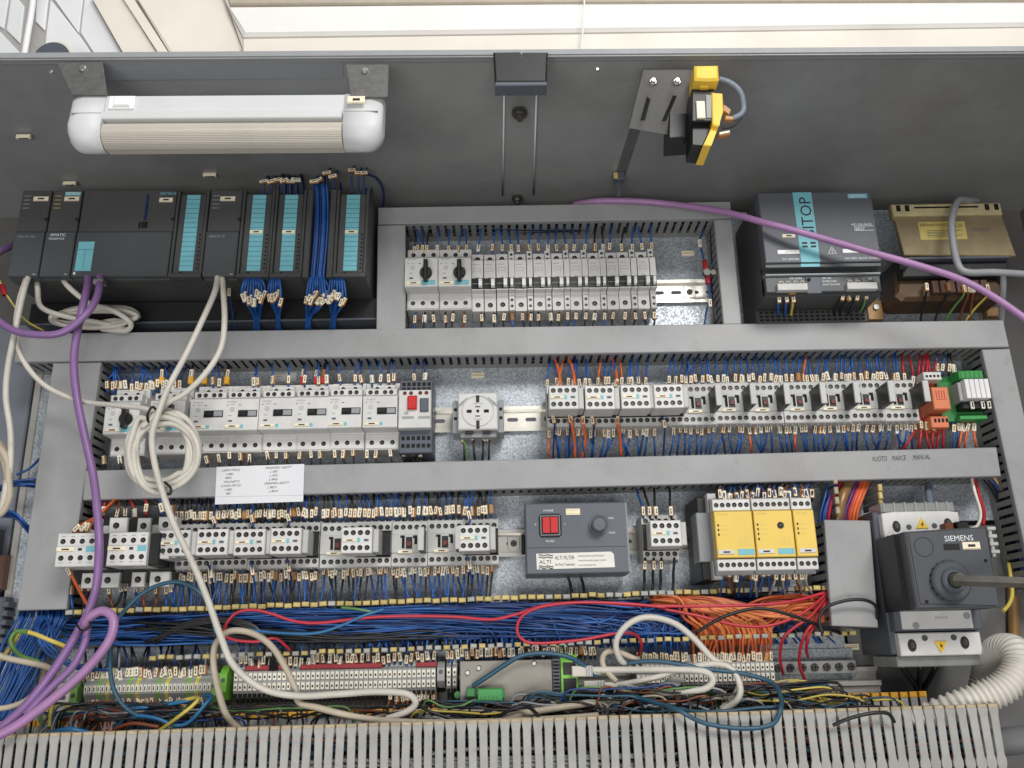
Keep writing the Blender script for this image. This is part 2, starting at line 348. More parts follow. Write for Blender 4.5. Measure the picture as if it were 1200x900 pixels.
# ---------------------------------------------------------------- galvanised mounting plate
pl = thing('mounting_plate', 'galvanised steel mounting plate carrying all the switchgear', 'plate', L(0, 0, 0))
part('plate_sheet', None, lambda b: b.poly([(-640, -150), (428, -150), (428, 158), (676, 158), (676, 618), (-640, 618)], -3, 0), 'plate', pl)
part('isolator_panel', None, lambda b: b.box(433, 740, -150, 152, -6, -2, .5), 'isolator_paint', pl)
part('plate_edge', None, lambda b: b.box(-650, -640.2, -150, 600, -24, 2, 1), 'rail', pl)
for u, v in [(560, 440), (806, 297), (998, 758)]:
    p = P(u, v, 0)
    q = part('plate_label', 'plab', lambda b: (b.box(-9, 9, -3.8, 3.8, 0, 1.6, .4), b.box(-7.5, 7.5, -1, -.4, 1.6, 1.8, 0, 1), b.box(-7.5, 7.5, .8, 1.4, 1.6, 1.8, 0, 1)), ('cream', 'sleeve'), pl); q.location = p-pl.location
pq = part('plate_sticker', None, lambda b: b.box(-17, 17, -6, 6, 0, .6), 'device', pl); pq.location = P(333, 442, 0)-pl.location
for k in range(3): text(['Schaltschrank', 'U= 400 V', 'I= 63 A'][k], 2.2, pl, P(320, 439+k*3.4, 0).x*1000, (P(320, 439+k*3.4, 0).z-ZC)*1000, .6, 'dark_grey')
# ---------------------------------------------------------------- DIN rails
def rail(u0, u1, v, z, lab):
    a = P(u0, v, 7).x*1000; b_ = P(u1, v, 7).x*1000; n = b_-a
    o = thing('mounting_rail', lab, 'rail', L(a, z, 0))
    def f(b): b.prof([(0, -13.5), (0, 13.5), (6.5, 13.5), (6.5, 17.5), (7.5, 17.5), (7.5, 12.5), (1, 12.5), (1, -12.5), (7.5, -12.5), (7.5, -17.5), (6.5, -17.5), (6.5, -13.5)], 0, n)
    part('hat_profile', None, f, 'rail', o)
    def g(b):
        x = 10
        while x < n-12:
            b.box(x-5, x+5, -2.6, 2.6, .9, 1.2); b.cyl(x-5, 0, .9, 1.21, 2.6, 10); b.cyl(x+5, 0, .9, 1.21, 2.6, 10); x += 25
    part('slots', None, g, 'dark_grey', o, stuff=True)
    return o
r1 = rail(477, 846, 341, 491, 'bright steel rail behind the breakers in the top bay')
r2 = rail(120, 1150, 480, 307, 'long bright steel rail behind the middle bay devices')
r3 = rail(120, 962, 635, 139, 'bright steel rail behind the lower contactor row')
r4 = rail(60, 1030, 800, -41, 'steel rail carrying the terminal strips at the bottom')
for ro, u, v in [(r1, 808, 341), (r3, 602, 635), (r2, 641, 490)]:
    q = part('rail_screw', 'rsc', lambda b: (b.box(-8, 8, -9, 9, 1.3, 2.6, .5), b.cyl(0, 0, 2.6, 5, 4.2, 12, c=.8, mi=1), b.box(-3, 3, -.5, .5, 5, 5.2, 0, 2), b.box(-.5, .5, -3, 3, 5, 5.21, 0, 2)), ('rail', 'screw', 'void'), ro)
    q.location = (P(u, v, 3).x-ro.location.x, 0, 0)
# ---------------------------------------------------------------- cable ducts: cover, slotted walls
def slotted(b, p, q, inw, dm=58.0, pitch=11.2, slot=4.2):
    """wall from p to q (x, z in mm, local), thickness towards inw, upright slots across its depth"""
    vx = Vector((q[0]-p[0], q[1]-p[1])); n = vx.length; vx /= n; nx = Vector(inw)*1.6
    def seg(t0, t1, d0, d1):
        c = [(p[0]+vx.x*t0, p[1]+vx.y*t0), (p[0]+vx.x*t1, p[1]+vx.y*t1)]
        c += [(c[1][0]+nx.x, c[1][1]+nx.y), (c[0][0]+nx.x, c[0][1]+nx.y)]
        a = b.add([(x, d0, z) for x, z in c]); e = b.add([(x, d1, z) for x, z in c]); b.ring(a, e, 4); b.face((e, e+1, e+2, e+3)); b.face((a+3, a+2, a+1, a))
    seg(0, n, 0, 11); seg(0, n, dm-4.5, dm)
    t = 0.0
    while t < n:
        seg(t, min(t+pitch-slot, n), 11, dm-4.5); t += pitch
def duct(label, px, walls, d=60.0, base=0.0, cov='duct'):
    pts = [P(u, v, d) for u, v in px]; o0 = Vector((pts[0].x, -base*.001, pts[0].z))
    c = [((p.x-o0.x)*1000, (p.z-o0.z)*1000) for p in pts]            # TL TR BR BL
    o = thing('cable_duct', label, 'cable duct', o0)
    h = d-base
    part('cover', None, lambda b: b.poly(c[::-1], h-7, h, 1.0), cov, o)
    cx = sum(p[0] for p in c)/4; cz = sum(p[1] for p in c)/4
    e = {'T': (0, 1), 'R': (1, 2), 'B': (2, 3), 'L': (3, 0)}
    for w in walls:
        i, j = e[w]; p, q = c[i], c[j]
        ins = {'T': (0, -1), 'R': (-1, 0), 'B': (0, 1), 'L': (1, 0)}[w]
        p = (p[0]+ins[0]*1.3, p[1]+ins[1]*1.3); q = (q[0]+ins[0]*1.3, q[1]+ins[1]*1.3)
        part('slotted_wall', None, lambda b: slotted(b, p, q, ins, h-6.8), 'duct_wall', o)
    k = 3.2
    inner = [(x+math.copysign(k, cx-x), z+math.copysign(k, cz-z)) for x, z in c]
    part('duct_base', None, lambda b: b.poly(inner[::-1], .5, 2.5), 'duct_wall', o)
    def fill(b):
        wx = (c[1][0]-c[0][0]); wz = (c[0][1]-c[3][1]); hor = wx > wz
        for s in range(26):
            t = random.uniform(.12, .88); dd = random.uniform(6, h-14)
            pts = []
            for k in range(5):
                f = .012+.976*k/4; tt = min(max(t+random.uniform(-.15, .15), .1), .9)
                if hor: A = Vector(c[0]).lerp(Vector(c[1]), f); B = Vector(c[3]).lerp(Vector(c[2]), f)
                else: A = Vector(c[0]).lerp(Vector(c[3]), f); B = Vector(c[1]).lerp(Vector(c[2]), f)
                q = A.lerp(B, tt); pts.append((q.x*.001, -min(max(dd+random.uniform(-6, 6), 5), h-10)*.001, q.y*.001))
            b.tube(pts, .0028, 5, 4, mi=s % 3)
    part('duct_wires', None, fill, ('wire_black', 'wire_black', 'wire_navy'), o, stuff=True)
    return o
duct('top horizontal grey duct with plain cover above the breaker bay', [(443, 243), (856, 236), (857.5, 255.5), (443, 262.5)], 'B')
duct('short upright grey duct left of the top breaker bay', [(442.5, 264), (475, 263.4), (475, 386), (441, 386.5)], 'R')
duct('narrow upright grey duct right of the top breaker bay', [(837, 257), (857.5, 256.6), (869, 379.5), (848, 380)], 'L')
duct('long grey duct crossing the panel under the controller modules', [(21, 391), (1176, 375), (1183, 406.5), (16, 424.5)], 'BT')
duct('wide upright grey duct along the left side', [(62, 425.5), (118, 424.5), (77.5, 714), (19.5, 715.5)], 'R')
duct('upright grey duct along the right side', [(1151, 409.5), (1183.5, 408.5), (1245, 690), (1213, 695)], 'L')
mid = duct('grey duct with handwriting in the middle of the panel', [(100, 551.5), (1168, 524), (1173.5, 558), (96.5, 586)], 'BT')
sm = duct('short upright grey duct cover beside the yellow relays', [(966, 609), (1020, 610), (1029.5, 735.5), (975, 733.5)], 'LR', d=80.0)
mo = Vector(mid.location)
for s, u, v in [('VUOTO', 1022, 541), ('MARCE', 1045.5, 540), ('MANUAL', 1070, 539)]:
    p = P(u, v, 60); text(s, 6.6, mid, (p.x-mo.x)*1000, (p.z-mo.z)*1000, 60, 'ink', .03, name='handwriting', sx=.6, shear=.25)
# handwritten note
nt_ = [P(u, v, 63) for u, v in [(253.5, 547), (356.5, 543.5), (355, 587.5), (251.5, 591)]]; o0 = nt_[3].copy()
xz = [((p.x-o0.x)*1000, (p.z-o0.z)*1000) for p in nt_]
note = thing('paper_note', 'white paper note with two handwritten columns on the middle duct', 'note', o0)
part('sheet', None, lambda b: b.poly(xz[::-1], -1.6, -1.0), 'paper', note)
for k, s in enumerate(['LADA M7652', '    11882', '    4890', '   MAGNETO', 'LOGIN M9133', '    11882', '      380']):
    text(s, 2.9, note, 5.5, 42-k*5.0, -1.0, 'ink', .02, name='handwriting', shear=.3)
for k, s in enumerate(['TRASPORT ADETT', '      L 890', '      L 8921', '     L 8945', 'SPERIMEN ADETT', '    L 8810', '      L 8814']):
    text(s, 2.9, note, 60, 44-k*5.0, -1.0, 'ink', .02, name='handwriting', shear=.3)
part('tape_edge', None, lambda b: b.box(1, 110, 9.5, 9.8, -1.0, -.9), 'grey_print', note)
# ---------------------------------------------------------------- open duct with its combs (covers off)
od = thing('open_duct', 'open slotted duct without cover, packed with blue wires', 'cable duct', L(-560, 15, 0))
part('duct_base', None, lambda b: b.box(2, 1000, 2, 50, .5, 3), 'duct_wall', od)
def comb(u0, v0, u1, v1, d, pitch, parent, hgt, w, yel, dep=48, sk=0.0):
    a = P(u0, v0, d); b_ = P(u1, v1, d); n = int((b_-a).length*1000/pitch)
    for i in range(n+1):
        p = a.lerp(b_, i/n); p.z += random.uniform(-.8, .8)*.001
        y = random.random() < yel(i/n)
        t = part('comb_finger', ('comb', hgt, w, dep), lambda b: b.box(-w/2+.8, w/2-.8, -hgt/2+.9, hgt/2-.9, -dep, -3), 'finger', parent)
        t.location = p-parent.location; t.rotation_euler = (0, random.uniform(-.06, .06)+sk, random.uniform(-.05, .05))
        k = part('finger_tip', ('tip', hgt, w), lambda b: b.box(-w/2, w/2, -hgt/2, hgt/2, -3, 0, 1.0), 'tip_yellow' if y else 'tip_grey', t)
comb(80, 717.5, 968, 688.5, 62, 10.6, od, 5.6, 8.6, lambda t: .93 if t < .62 else .45)
comb(178, 771, 1000, 741.5, 60, 10.6, od, 5.2, 7.6, lambda t: .5)
# ---------------------------------------------------------------- bottom trough: upright fingers in front and behind
tr = thing('slotted_trough', 'light grey slotted cable trough along the bottom edge', 'cable duct', L(-560, -170, 60))
part('trough_base', None, lambda b: b.box(-100, 1150, -2, 0, 0, 100), 'duct_wall', tr)
def ffinger(b):
    b.poly([(-4.2, -95), (4.2, -95), (4.2, -62), (5.4, -57), (5.4, -53), (4.2, -48), (4.3, -9), (5.2, -3.5), (5.2, 0), (-5.2, 0), (-5.2, -3.5), (-4.3, -9), (-4.2, -48), (-5.4, -53), (-5.4, -57), (-4.2, -62)], -2.2, 0, .5)
a = P(-14, 864.8, 160); b_ = P(1164, 828, 160); n = 92
for i in range(n+1):
    p = a.lerp(b_, i/n)
    t = part('trough_finger', 'ff', ffinger, 'finger', tr); t.location = p-tr.location; t.rotation_euler = (random.uniform(-.05, .05), random.uniform(-.018, .018), 0)
    part('finger_tip', 'fft', lambda b: b.box(-5.0, 5.0, -1.2, 2.8, -10, .4, 1.0), 'tip_tan', t)
a = P(-10, 852, 60); b_ = P(1082, 816, 60); n = 97
for i in range(n+1):
    p = a.lerp(b_, i/n)
    t = part('rear_finger', 'rf', lambda b: b.box(-4.2, 4.2, -75, 0, -2.2, 0, .5), 'finger', tr); t.location = p-tr.location; t.rotation_euler = (0, random.uniform(-.03, .03), 0)
    part('finger_tip', 'rft', lambda b: b.box(-4.5, 4.5, -1.0, 5.6, -5, .8, 1.0), 'tip_dirty', t)
part('back_web', None, lambda b: b.box(-40, 1060, 0, 40, -14, -11), 'duct_wall', tr)
# ================================================================ switchgear
def screws(b, pts, d, r=2.3):
    """slotted screw heads on raised dark discs that paint the shade of a sunk well"""
    for x, z in pts:
        b.cyl(x, z, d-1, d+.25, r, 12); b.cyl(x-.1*r, z-.25*r, d-1, d+.45, r*.62, 10, mi=1); b.box(x-r*.5, x+r*.4, z-.45*r, z-.18*r, d, d+.6, 0, 0)
def plate_label(o, x, z, w, h, d, m='cream'):
    return part('name_plate', ('npl', w, h), lambda b: (b.box(-w/2, w/2, -h/2, h/2, 0, 1.0, .3), b.box(-w*.2, w*.22, -h*.16, h*.18, 1.0, 1.15, 0, 1), b.box(-w*.47, w*.47, -h*.42, -h*.36, 1.0, 1.1, 0, 2)), (m, 'ink', 'sleeve'), o, (x, d, z))
def motor_breaker(u, v, z, d, label, kind, group):
    o = thing('motor_breaker', label, 'circuit breaker', L(P(u, v, 70).x*1000, z+random.uniform(-.5, .5), 7+random.uniform(0, 1)), group, rot=(0, random.uniform(-.006, .006), random.uniform(-.012, .012)))
    body = lambda b: b.prof([(0, -44), (38, -44), (38.5, -21.5), (63.5, -21.5), (65, -20.5), (65, 20.5), (64, 21.5), (46, 24), (46, 31), (38, 33), (38, 46), (0, 46)], -22.1, 22.1)
    part('housing', 'mbody', body, 'device', o)
    part('lower_terminals', 'mlow', lambda b: b.box(-21.6, 21.6, -43, -23.5, 30, 39.5, .8), 'device', o)
    part('seam', 'mseam', lambda b: b.box(-22, 22, 21.6, 22.0, 46, 64.6), 'device_grey', o)
    part('terminal_screws', 'mscr', lambda b: (screws(b, [(-13.5, -35), (0, -35), (13.5, -35)], 39.5, 3.1)), ('void', 'screw'), o, stuff=True)
    if kind == 'rotary_plain': part('top_screws', 'mtop0', lambda b: screws(b, [(-14, 38), (0, 38), (14, 38)], 38, 3.2), ('void', 'screw'), o, stuff=True)
    else:
        part('top_terminals', 'mtt', lambda b: (b.box(-20.5, 20.5, 23, 33, 38, 58, .8), b.box(-13, 17, 33, 42, 36, 45, .8)), 'device', o)
        part('top_screws', 'mtop1', lambda b: (screws(b, [(-14, 28), (-6, 28), (5, 28), (13, 28)], 58, 2.9), screws(b, [(-7, 37), (9, 37)], 45, 2.5)), ('void', 'screw'), o, stuff=True)
    text('SIEMENS', 2.3, o, -19, 15.5 if kind != 'rotary_plain' else 18, 65, 'grey_print')
    part('print_marks', 'mprint', lambda b: (b.box(-19, -17, 12, 13, 65, 65.2), b.box(-4, -1, 12, 13, 65, 65.2), b.box(-16, -12, -2, -1.4, 65, 65.2), b.box(-16, -11, -10, -7.6, 65, 65.3), b.box(-14.5, -9, 13, 13.4, 65, 65.2)), 'dark_grey', o, stuff=True)
    part('setting_dial', 'mdial', lambda b: b.cyl(-12, 6.5, 64, 65.4, 3.6, 16, c=.6), 'device_mid', o)
    plate_label(o, -10.5, -16, 19, 4.6, 65)
    if kind.startswith('rotary'):
        part('maker_plate', 'mteal', lambda b: b.box(0, 19, -18.8, -12, 64.5, 65.6, .2), 'teal', o)
        def knob(b):
            b.cyl(0, 0, 0, 6, 8.2, 24, c=1); b.box(-2.8, 2.8, -13.5, 16, 2, 13, 1.5)
        part('rotary_knob', 'mknob', knob, 'black', o, (6.5, 65, -2))
    else:
        part('rocker_well', 'mwell', lambda b: b.box(-4, 20.5, -3.6, 5.4, 64.5, 65.5), 'black', o)
        part('rocker', 'mrock', lambda b: (b.box(-3, 8, -2.6, 4.4, 65.5, 69, 1), b.cyl(2, 1, 69, 69.6, 2.2, 12)), 'black', o)
        part('rocker_end', 'mrock2', lambda b: b.box(8.6, 19.6, -2.6, 4.4, 65.5, 66.6, .5), 'device_grey', o)
        part('maker_plate', 'mteal2', lambda b: b.box(-.5, 3.6, -18.3, -13.8, 64.5, 65.5, .2), 'teal', o)
    return o
motor_breaker(494, 320, 497, 0, 'leftmost motor breaker with black rotary knob in the top bay', 'rotary_plain', 'motor breakers in the top bay')
motor_breaker(532.5, 320, 497, 0, 'second motor breaker with black rotary knob, beside the miniature breakers', 'rotary_plain', 'motor breakers in the top bay')
motor_breaker(144, 489, 300, 0, 'leftmost motor breaker with knob behind the white cable coil', 'rotary_top', 'motor breakers in the middle bay')
motor_breaker(196, 488, 301, 0, 'rotary motor breaker half hidden by the white cable coil', 'rotary_top', 'motor breakers in the middle bay')
for i in range(6):
    motor_breaker(243+i*40.4, 486, 302.5, 0, nth(i+1)+' rocker motor breaker from the white coil in the middle bay', 'rocker', 'rocker motor breakers in the middle bay')
# grey and red breaker
o = thing('red_button_breaker', 'breaker with red push button at the end of the rocker row', 'circuit breaker', L(P(486, 485, 70).x*1000, 300, 7))
part('housing', None, lambda b: b.box(-21, 22, -50, 48, 0, 52, 1), 'dark_grey', o)
part('front', None, lambda b: b.box(-21, 21, -20, 31, 50, 65, 1), 'device', o)
part('push_button', None, lambda b: b.box(-9, 3, 4, 22, 65, 70, 1.2), 'red', o)
part('reset_button', None, lambda b: b.box(7, 18, 1, 19, 65, 68, 1.2), 'dark_grey', o)
part('top_screws', None, lambda b: screws(b, [(-13, 26.5), (-5, 26.5), (7, 26.5), (15, 26.5)], 65, 2.6), ('void', 'dark_red'), o, stuff=True)
part('lettering_strip', None, lambda b: (b.box(-16, -1, -8, -4.5, 65, 65.3), b.box(5, 20, -8, -4.5, 65, 65.3), b.box(-13, -8, -2, 1.5, 65, 65.3)), 'grey_print', o)
part('clamp_openings', None, lambda b: [b.box(-18+i*6.6, -13.5+i*6.6, z, z+5, 51.5, 52.4) for i in range(6) for z in (-33, -43, 33, 40)], 'void', o, stuff=True)
# miniature breakers of the top bay
seq = [(559.5, 'W'), (574, 'W'), (588.5, 'W'), (599.5, 'n'), (610, 'W'), (621, 'n'), (632, 'W'), (642.5, 'n'), (653.5, 'W'), (664.3, 'n'), (675, 'W'), (685.7, 'n'), (696.5, 'W'), (707, 'n'), (718, 'W'), (732, 'W'), (743, 'n'), (754, 'W'), (765.2, 'n')]
nw = nn = 0
for u, k in seq:
    w = 8.1 if k == 'W' else 4.2
    if k == 'W': nw += 1; lb = nth(nw)+' miniature circuit breaker from the left in the top bay'; nm = 'circuit_breaker'
    else: nn += 1; lb = nth(nn)+' narrow auxiliary switch from the left between the miniature breakers'; nm = 'auxiliary_switch'
    o = thing(nm, lb, 'circuit breaker', L(P(u, 320, 58).x*1000, 496.5+random.uniform(-.4, .4), 7+random.uniform(0, .8)), 'miniature breakers' if k == 'W' else 'narrow auxiliary switches', rot=(0, random.uniform(-.006, .006), 0))
    part('housing', ('cbb', k), lambda b: b.prof([(0, -47), (38, -47), (38, -25), (40, -22), (53, -22), (53, 22), (52, 23), (38, 24), (38, 38), (0, 38)], -w+.25, w-.25), 'device', o)
    part('toggle_well', ('cbw', k), lambda b: b.box(-w+.35, w-.35, -20.5, -4.5, 52.6, 53.4), 'black', o)
    part('toggle', ('cbt', k), lambda b: b.prof([(53, -19), (60, -18), (62, -13), (61, -8.5), (53, -7)], w-6.4 if k == 'W' else -1.7, w-1.6 if k == 'W' else 1.9), 'white', o)
    part('toggle_bar', ('cbl', k), lambda b: b.box(-w+.5, w-6.6 if k == 'W' else -2, -13.2, -12.4, 53.4, 54), 'device_grey', o)
    if k == 'W':
        part('terminal_screws', 'cbs', lambda b: (screws(b, [(0, 30.5)], 38, 3.6), screws(b, [(0, -38)], 38, 3.6)), ('void', 'screw'), o, stuff=True)
        part('print_marks', 'cbp', lambda b: (b.box(-6, 3, 15.5, 16.2, 53, 53.2), b.box(-5.5, -5, 3, 11, 53, 53.2), b.box(4, 4.5, 3, 11, 53, 53.2), b.box(-5, 4, 10.6, 11, 53, 53.2), b.box(-4, 3, 6, 6.5, 53, 53.2), b.box(-3, 2, -4.6, -3.2, 53, 53.3)), 'grey_print', o, stuff=True)
    else:
        part('raised_end', 'cbe', lambda b: b.box(-3.9, 3.9, 26, 41, 36, 42, .8), 'device', o); part('raised_end', 'cbe2', lambda b: b.box(-3.9, 3.9, -48, -27, 36, 42, .8), 'device', o)
        part('terminal_screws', 'cbs2', lambda b: (screws(b, [(0, 35), (0, -33), (0, -42)], 42, 2.1), b.box(-1.5, 1.5, 27.5, 29.5, 42, 42.3)), ('void', 'screw'), o, stuff=True)
# ---------------------------------------------------------------- contactors
def contactor(x, z, label, aux, sup=True, group=None, cat='contactor', ax=-4.0):
    o = thing('contactor', label, cat, L(x, z+random.uniform(-.6, .6), 7+random.uniform(0, 1)), group, rot=(0, random.uniform(-.008, .008), random.uniform(-.012, .012)))
    part('housing', 'cbody', lambda b: b.prof([(0, -28), (52, -28), (53, -27), (53, -12), (55, -11), (55, 11), (53, 12), (53, 27), (52, 28), (0, 28)], -22.1, 22.1), 'device_mid', o)
    part('terminal_screws', 'cscr', lambda b: screws(b, [(-17+i*8.5, 20.5) for i in range(5)]+[(-17+i*8.5, -20.5) for i in range(5)], 53, 3.1), ('void', 'screw'), o, stuff=True)
    part('side_ribs', 'crib', lambda b: [b.box(-21+i*8.5, -20+i*8.5, 27, 29.6, 25, 50) for i in range(6)]+[b.box(-21+i*8.5, -20+i*8.5, -29.6, -27, 25, 50) for i in range(6)], 'device_mid', o, stuff=True)
    if aux:
        part('mount_frame', 'cmf', lambda b: b.prof([(50, -17), (56, -16), (58, -14), (58, 14), (56, 16), (50, 17)], -21.8, 21.8), 'black', o)
        part('auxiliary_block', 'caux', lambda b: b.box(-18.5, 18.5, -15.5, 15.5, 53, 93, .8), 'device', o, (ax, 0, 0))
        part('latch_strip', 'claux', lambda b: (b.box(19, 26, -14, 14, 53, 88, .8), b.box(21, 24, 8, 11, 88, 88.3)), 'device_mid', o, (ax-.3, 0, 0))
        part('block_screws', 'casc', lambda b: screws(b, [(-13+i*8.6, 9) for i in range(4)]+[(-13+i*8.6, -9) for i in range(4)], 93, 3.2), ('void', 'screw'), o, (ax, 0, 0), stuff=True)
        plate_label(o, ax-8.5, 0, 17, 4.2, 93)
        part('indicator', 'cind', lambda b: (b.box(8.5, 14.5, -1.6, 1.6, 93, 93.5, .2), b.box(9.5, 13.5, -.7, .7, 93.5, 93.8, 0, 1)), ('device_grey', 'ink'), o, (ax, 0, 0))
        part('colour_tab', 'ctab', lambda b: b.box(.8, 4.2, -2.4, 2.8, 93, 93.6), 'teal', o, (ax, 0, 0))
    else:
        part('window', 'cwin', lambda b: (b.box(-9.5, -6, -6, 10, 54.6, 55.4), b.box(6, 9.5, -1, 10, 54.6, 55.4), b.box(4.2, 9.5, 6.5, 10, 54.6, 55.5), b.box(-11.5, -6.2, 7, 10, 54.6, 55.5)), 'void', o)
        part('armature', 'carm', lambda b: (b.box(-4.5, 3.5, -6.5, 8, 54.4, 55.6), b.box(-3.4, 2.6, -3.5, 2.5, 55.6, 57.4, .5, 1)), ('black', 'armature'), o)
        plate_label(o, -5, -10.2, 18, 4, 55)
        if sup:
            part('suppressor_case', 'csup', lambda b: b.box(-3.4, 3.4, -13.5, 13.5, 52, 90, .4), 'black', o, (17.5, 0, 1))
            part('suppressor_face', 'csup2', lambda b: (b.box(-3.7, 3.7, -13.8, 13.8, 90, 93, .5), b.box(-2, -1, -11, -10, 93, 93.3), b.box(-2, -1, 9, 10, 93, 93.3)), 'device_mid', o, (17.5, 0, 1))
    return o
ys = [641, 681, 721, 762, 798, 837, 877, 917, 956, 995.4, 1035, 1074]
for i in range(11):
    u = (ys[i]+ys[i+1])/2; aux = i < 4
    contactor(P(u, 472, 60).x*1000, 308.5, nth(i+1 if aux else i-3)+(' contactor with auxiliary block right of the socket outlet' if aux else ' open-front contactor from the left, between auxiliary blocks and orange relay'), aux, group='contactors with auxiliary blocks' if aux else 'contactors with plug-in suppressors', ax=-2.5)
yl = [165, 207, 249, 291, 333, 375, 417.6, 459, 501, 542.3, 583.7]
kinds = 'aaaaaoaooa'
na = no_ = 0
for i, k in enumerate(kinds):
    if i == 0: continue
    u = (yl[i]+yl[i+1])/2
    if k == 'a': na += 1; lb = nth(na)+' contactor with auxiliary block from the left in the long lower row'
    else: no_ += 1; lb = nth(no_)+' open-front contactor from the left in the long lower row'
    contactor(P(u, 639-i*.6, 60).x*1000, 134.5+(.8 if i < 5 else 0), lb, k == 'a', group='contactors of the lower row', ax=-10.0 if i < 6 else -14 if i == 6 else -7)
contactor(P(186, 642, 60).x*1000, 133, 'lower row contactor right behind the white cable, with auxiliary block', True, group='contactors of the lower row', ax=10)
contactor(P(774, 632, 60).x*1000, 136, 'lone small contactor with teal label between filter box and yellow relays', True, ax=1.0)
# two large contactors at the far left of the lower row
for u, lb, su in [(89, 'leftmost large contactor with auxiliary block beside the left duct', 0), (149, 'second large contactor with auxiliary block, beside the purple cable', 1)]:
    o = thing('large_contactor', lb, 'contactor', L(P(u, 644, 110).x*1000, 128.5, 7), 'large contactors of the lower row')
    part('housing', 'lcb', lambda b: (b.box(-21, 40, -36, 42, 0, 62, 1)), 'black', o)
    for q4 in ((-6, 10, 24, 42), (20, 42, 24, 43), (-6, 10, -42, -24), (16, 40, -42, -24)): part('terminal_bank', ('lct', q4), lambda b: b.box(*q4, 50, 68, 1), 'device', o)
    part('bridge', 'lcbr', lambda b: b.box(10.5, 19.5, 24, 34, 50, 63, .8), 'device_mid', o)
    part('bank_screws', 'lcs', lambda b: screws(b, [(2, 32), (29, 33), (2, -33), (26, -33)], 68, 4), ('void', 'screw'), o, stuff=True)
    part('auxiliary_block', 'lca', lambda b: b.box(-23.5, 23.5, -19.8, 19.8, 62, 103, 1), 'device', o)
    part('block_side', 'lcd', lambda b: b.box(23.7, 36, -19, 19, 60, 97, 1), 'black', o)
    part('block_screws', 'lcz', lambda b: screws(b, [(-16.5+i*11.4, 10) for i in range(4)]+[(-16.5+i*11.4, -9.5) for i in range(4)], 103, 3.2), ('void', 'screw'), o, stuff=True)
    part('print_marks', 'lcp', lambda b: [b.box(-19+i*11.4, -14+i*11.4, z, z+.8, 103, 103.2) for i in range(4) for z in (15.5, -15.5)], 'grey_print', o, stuff=True)
    plate_label(o, -12.5, .6, 21, 5.2, 103)
    part('indicator', 'lci', lambda b: b.box(2.6, 7, -1, 2, 103, 103.6), 'ink', o)
    part('colour_tab', 'lck', lambda b: b.box(12, 22.5, -2.8, 3.6, 103, 103.5), 'teal', o)
    part('split_line', 'lcq', lambda b: b.box(-23.4, 23.4, 4.1, 4.5, 103, 103.2), 'grey_print', o)
# ---------------------------------------------------------------- socket outlet
o = thing('socket_outlet', 'light grey rail-mounted socket outlet in the middle of the panel', 'socket', L(P(560, 482, 55).x*1000, 305, 7))
part('side_clamp', None, lambda b: (b.box(-34, -26, -26, 18, 0, 36, .8), b.box(-32, -28, -8, -4, 36, 36.4, 0, 1), b.box(-32, -28, 4, 8, 36, 36.4, 0, 1)), ('device_grey', 'void'), o)
part('side_clamp', None, lambda b: (b.box(26, 34, -26, 18, 0, 36, .8), b.box(28, 32, -8, -4, 36, 36.4, 0, 1), b.box(28, 32, 4, 8, 36, 36.4, 0, 1)), ('device_grey', 'void'), o)
part('housing', None, lambda b: b.box(-26, 26, -25, 25, 0, 50, 1.5), 'device', o)
part('lower_block', None, lambda b: (b.box(-23, 24, -33, -25.5, 0, 40, 1), b.box(-17, -7, -29, -26, 40, 46, .5, 1), b.box(6, 16, -29, -26, 40, 46, .5, 1)), ('device_grey', 'black'), o)
def face(b):
    for k in range(40):
        a0 = 2*math.pi*k/40; a1 = 2*math.pi*(k+1)/40
        b.poly([(20*math.cos(a0), 20*math.sin(a0)), (21.2*math.cos(a0), 21.2*math.sin(a0)), (21.2*math.cos(a1), 21.2*math.sin(a1)), (20*math.cos(a1), 20*math.sin(a1))][::1], 49.5, 51.2)
part('round_rim', None, face, 'device_mid', o)
part('side_groove', None, lambda b: b.poly([(-25.5, 5), (-21, 8), (-12, 17), (-14, 18.5), (-22, 12), (-25.5, 9)], 49.5, 50.4), 'device_grey', o)
part('side_groove', None, lambda b: b.poly([(25.5, 5), (25.5, 9), (22, 12), (14, 18.5), (12, 17), (21, 8)], 49.5, 50.4), 'device_grey', o)
part('contact_openings', None, lambda b: (b.box(-14.5, -8, -2.2, 1.8, 50, 50.6), b.box(8, 14.5, -2.2, 1.8, 50, 50.6), b.cyl(0, 0, 50, 50.6, 2.1, 14), b.box(-3.2, 3.2, 5.2, 6.4, 50, 50.6), b.box(-3.2, 3.2, -7.4, -6.2, 50, 50.6)), 'void', o, stuff=True)
for s in (1, -1): part('earth_clip', None, lambda b: (b.box(-2, 2, 15*s-3, 15*s+6*s if s > 0 else 15*s+3, 50, 52, .5) if s > 0 else b.box(-2, 2, -24, -13, 50, 52, .5)), 'ink', o)
text('250V 16A', 2.2, o, -6, 9, 50, 'grey_print'); text('BTICINO', 2.0, o, -5, -12, 50, 'grey_print')
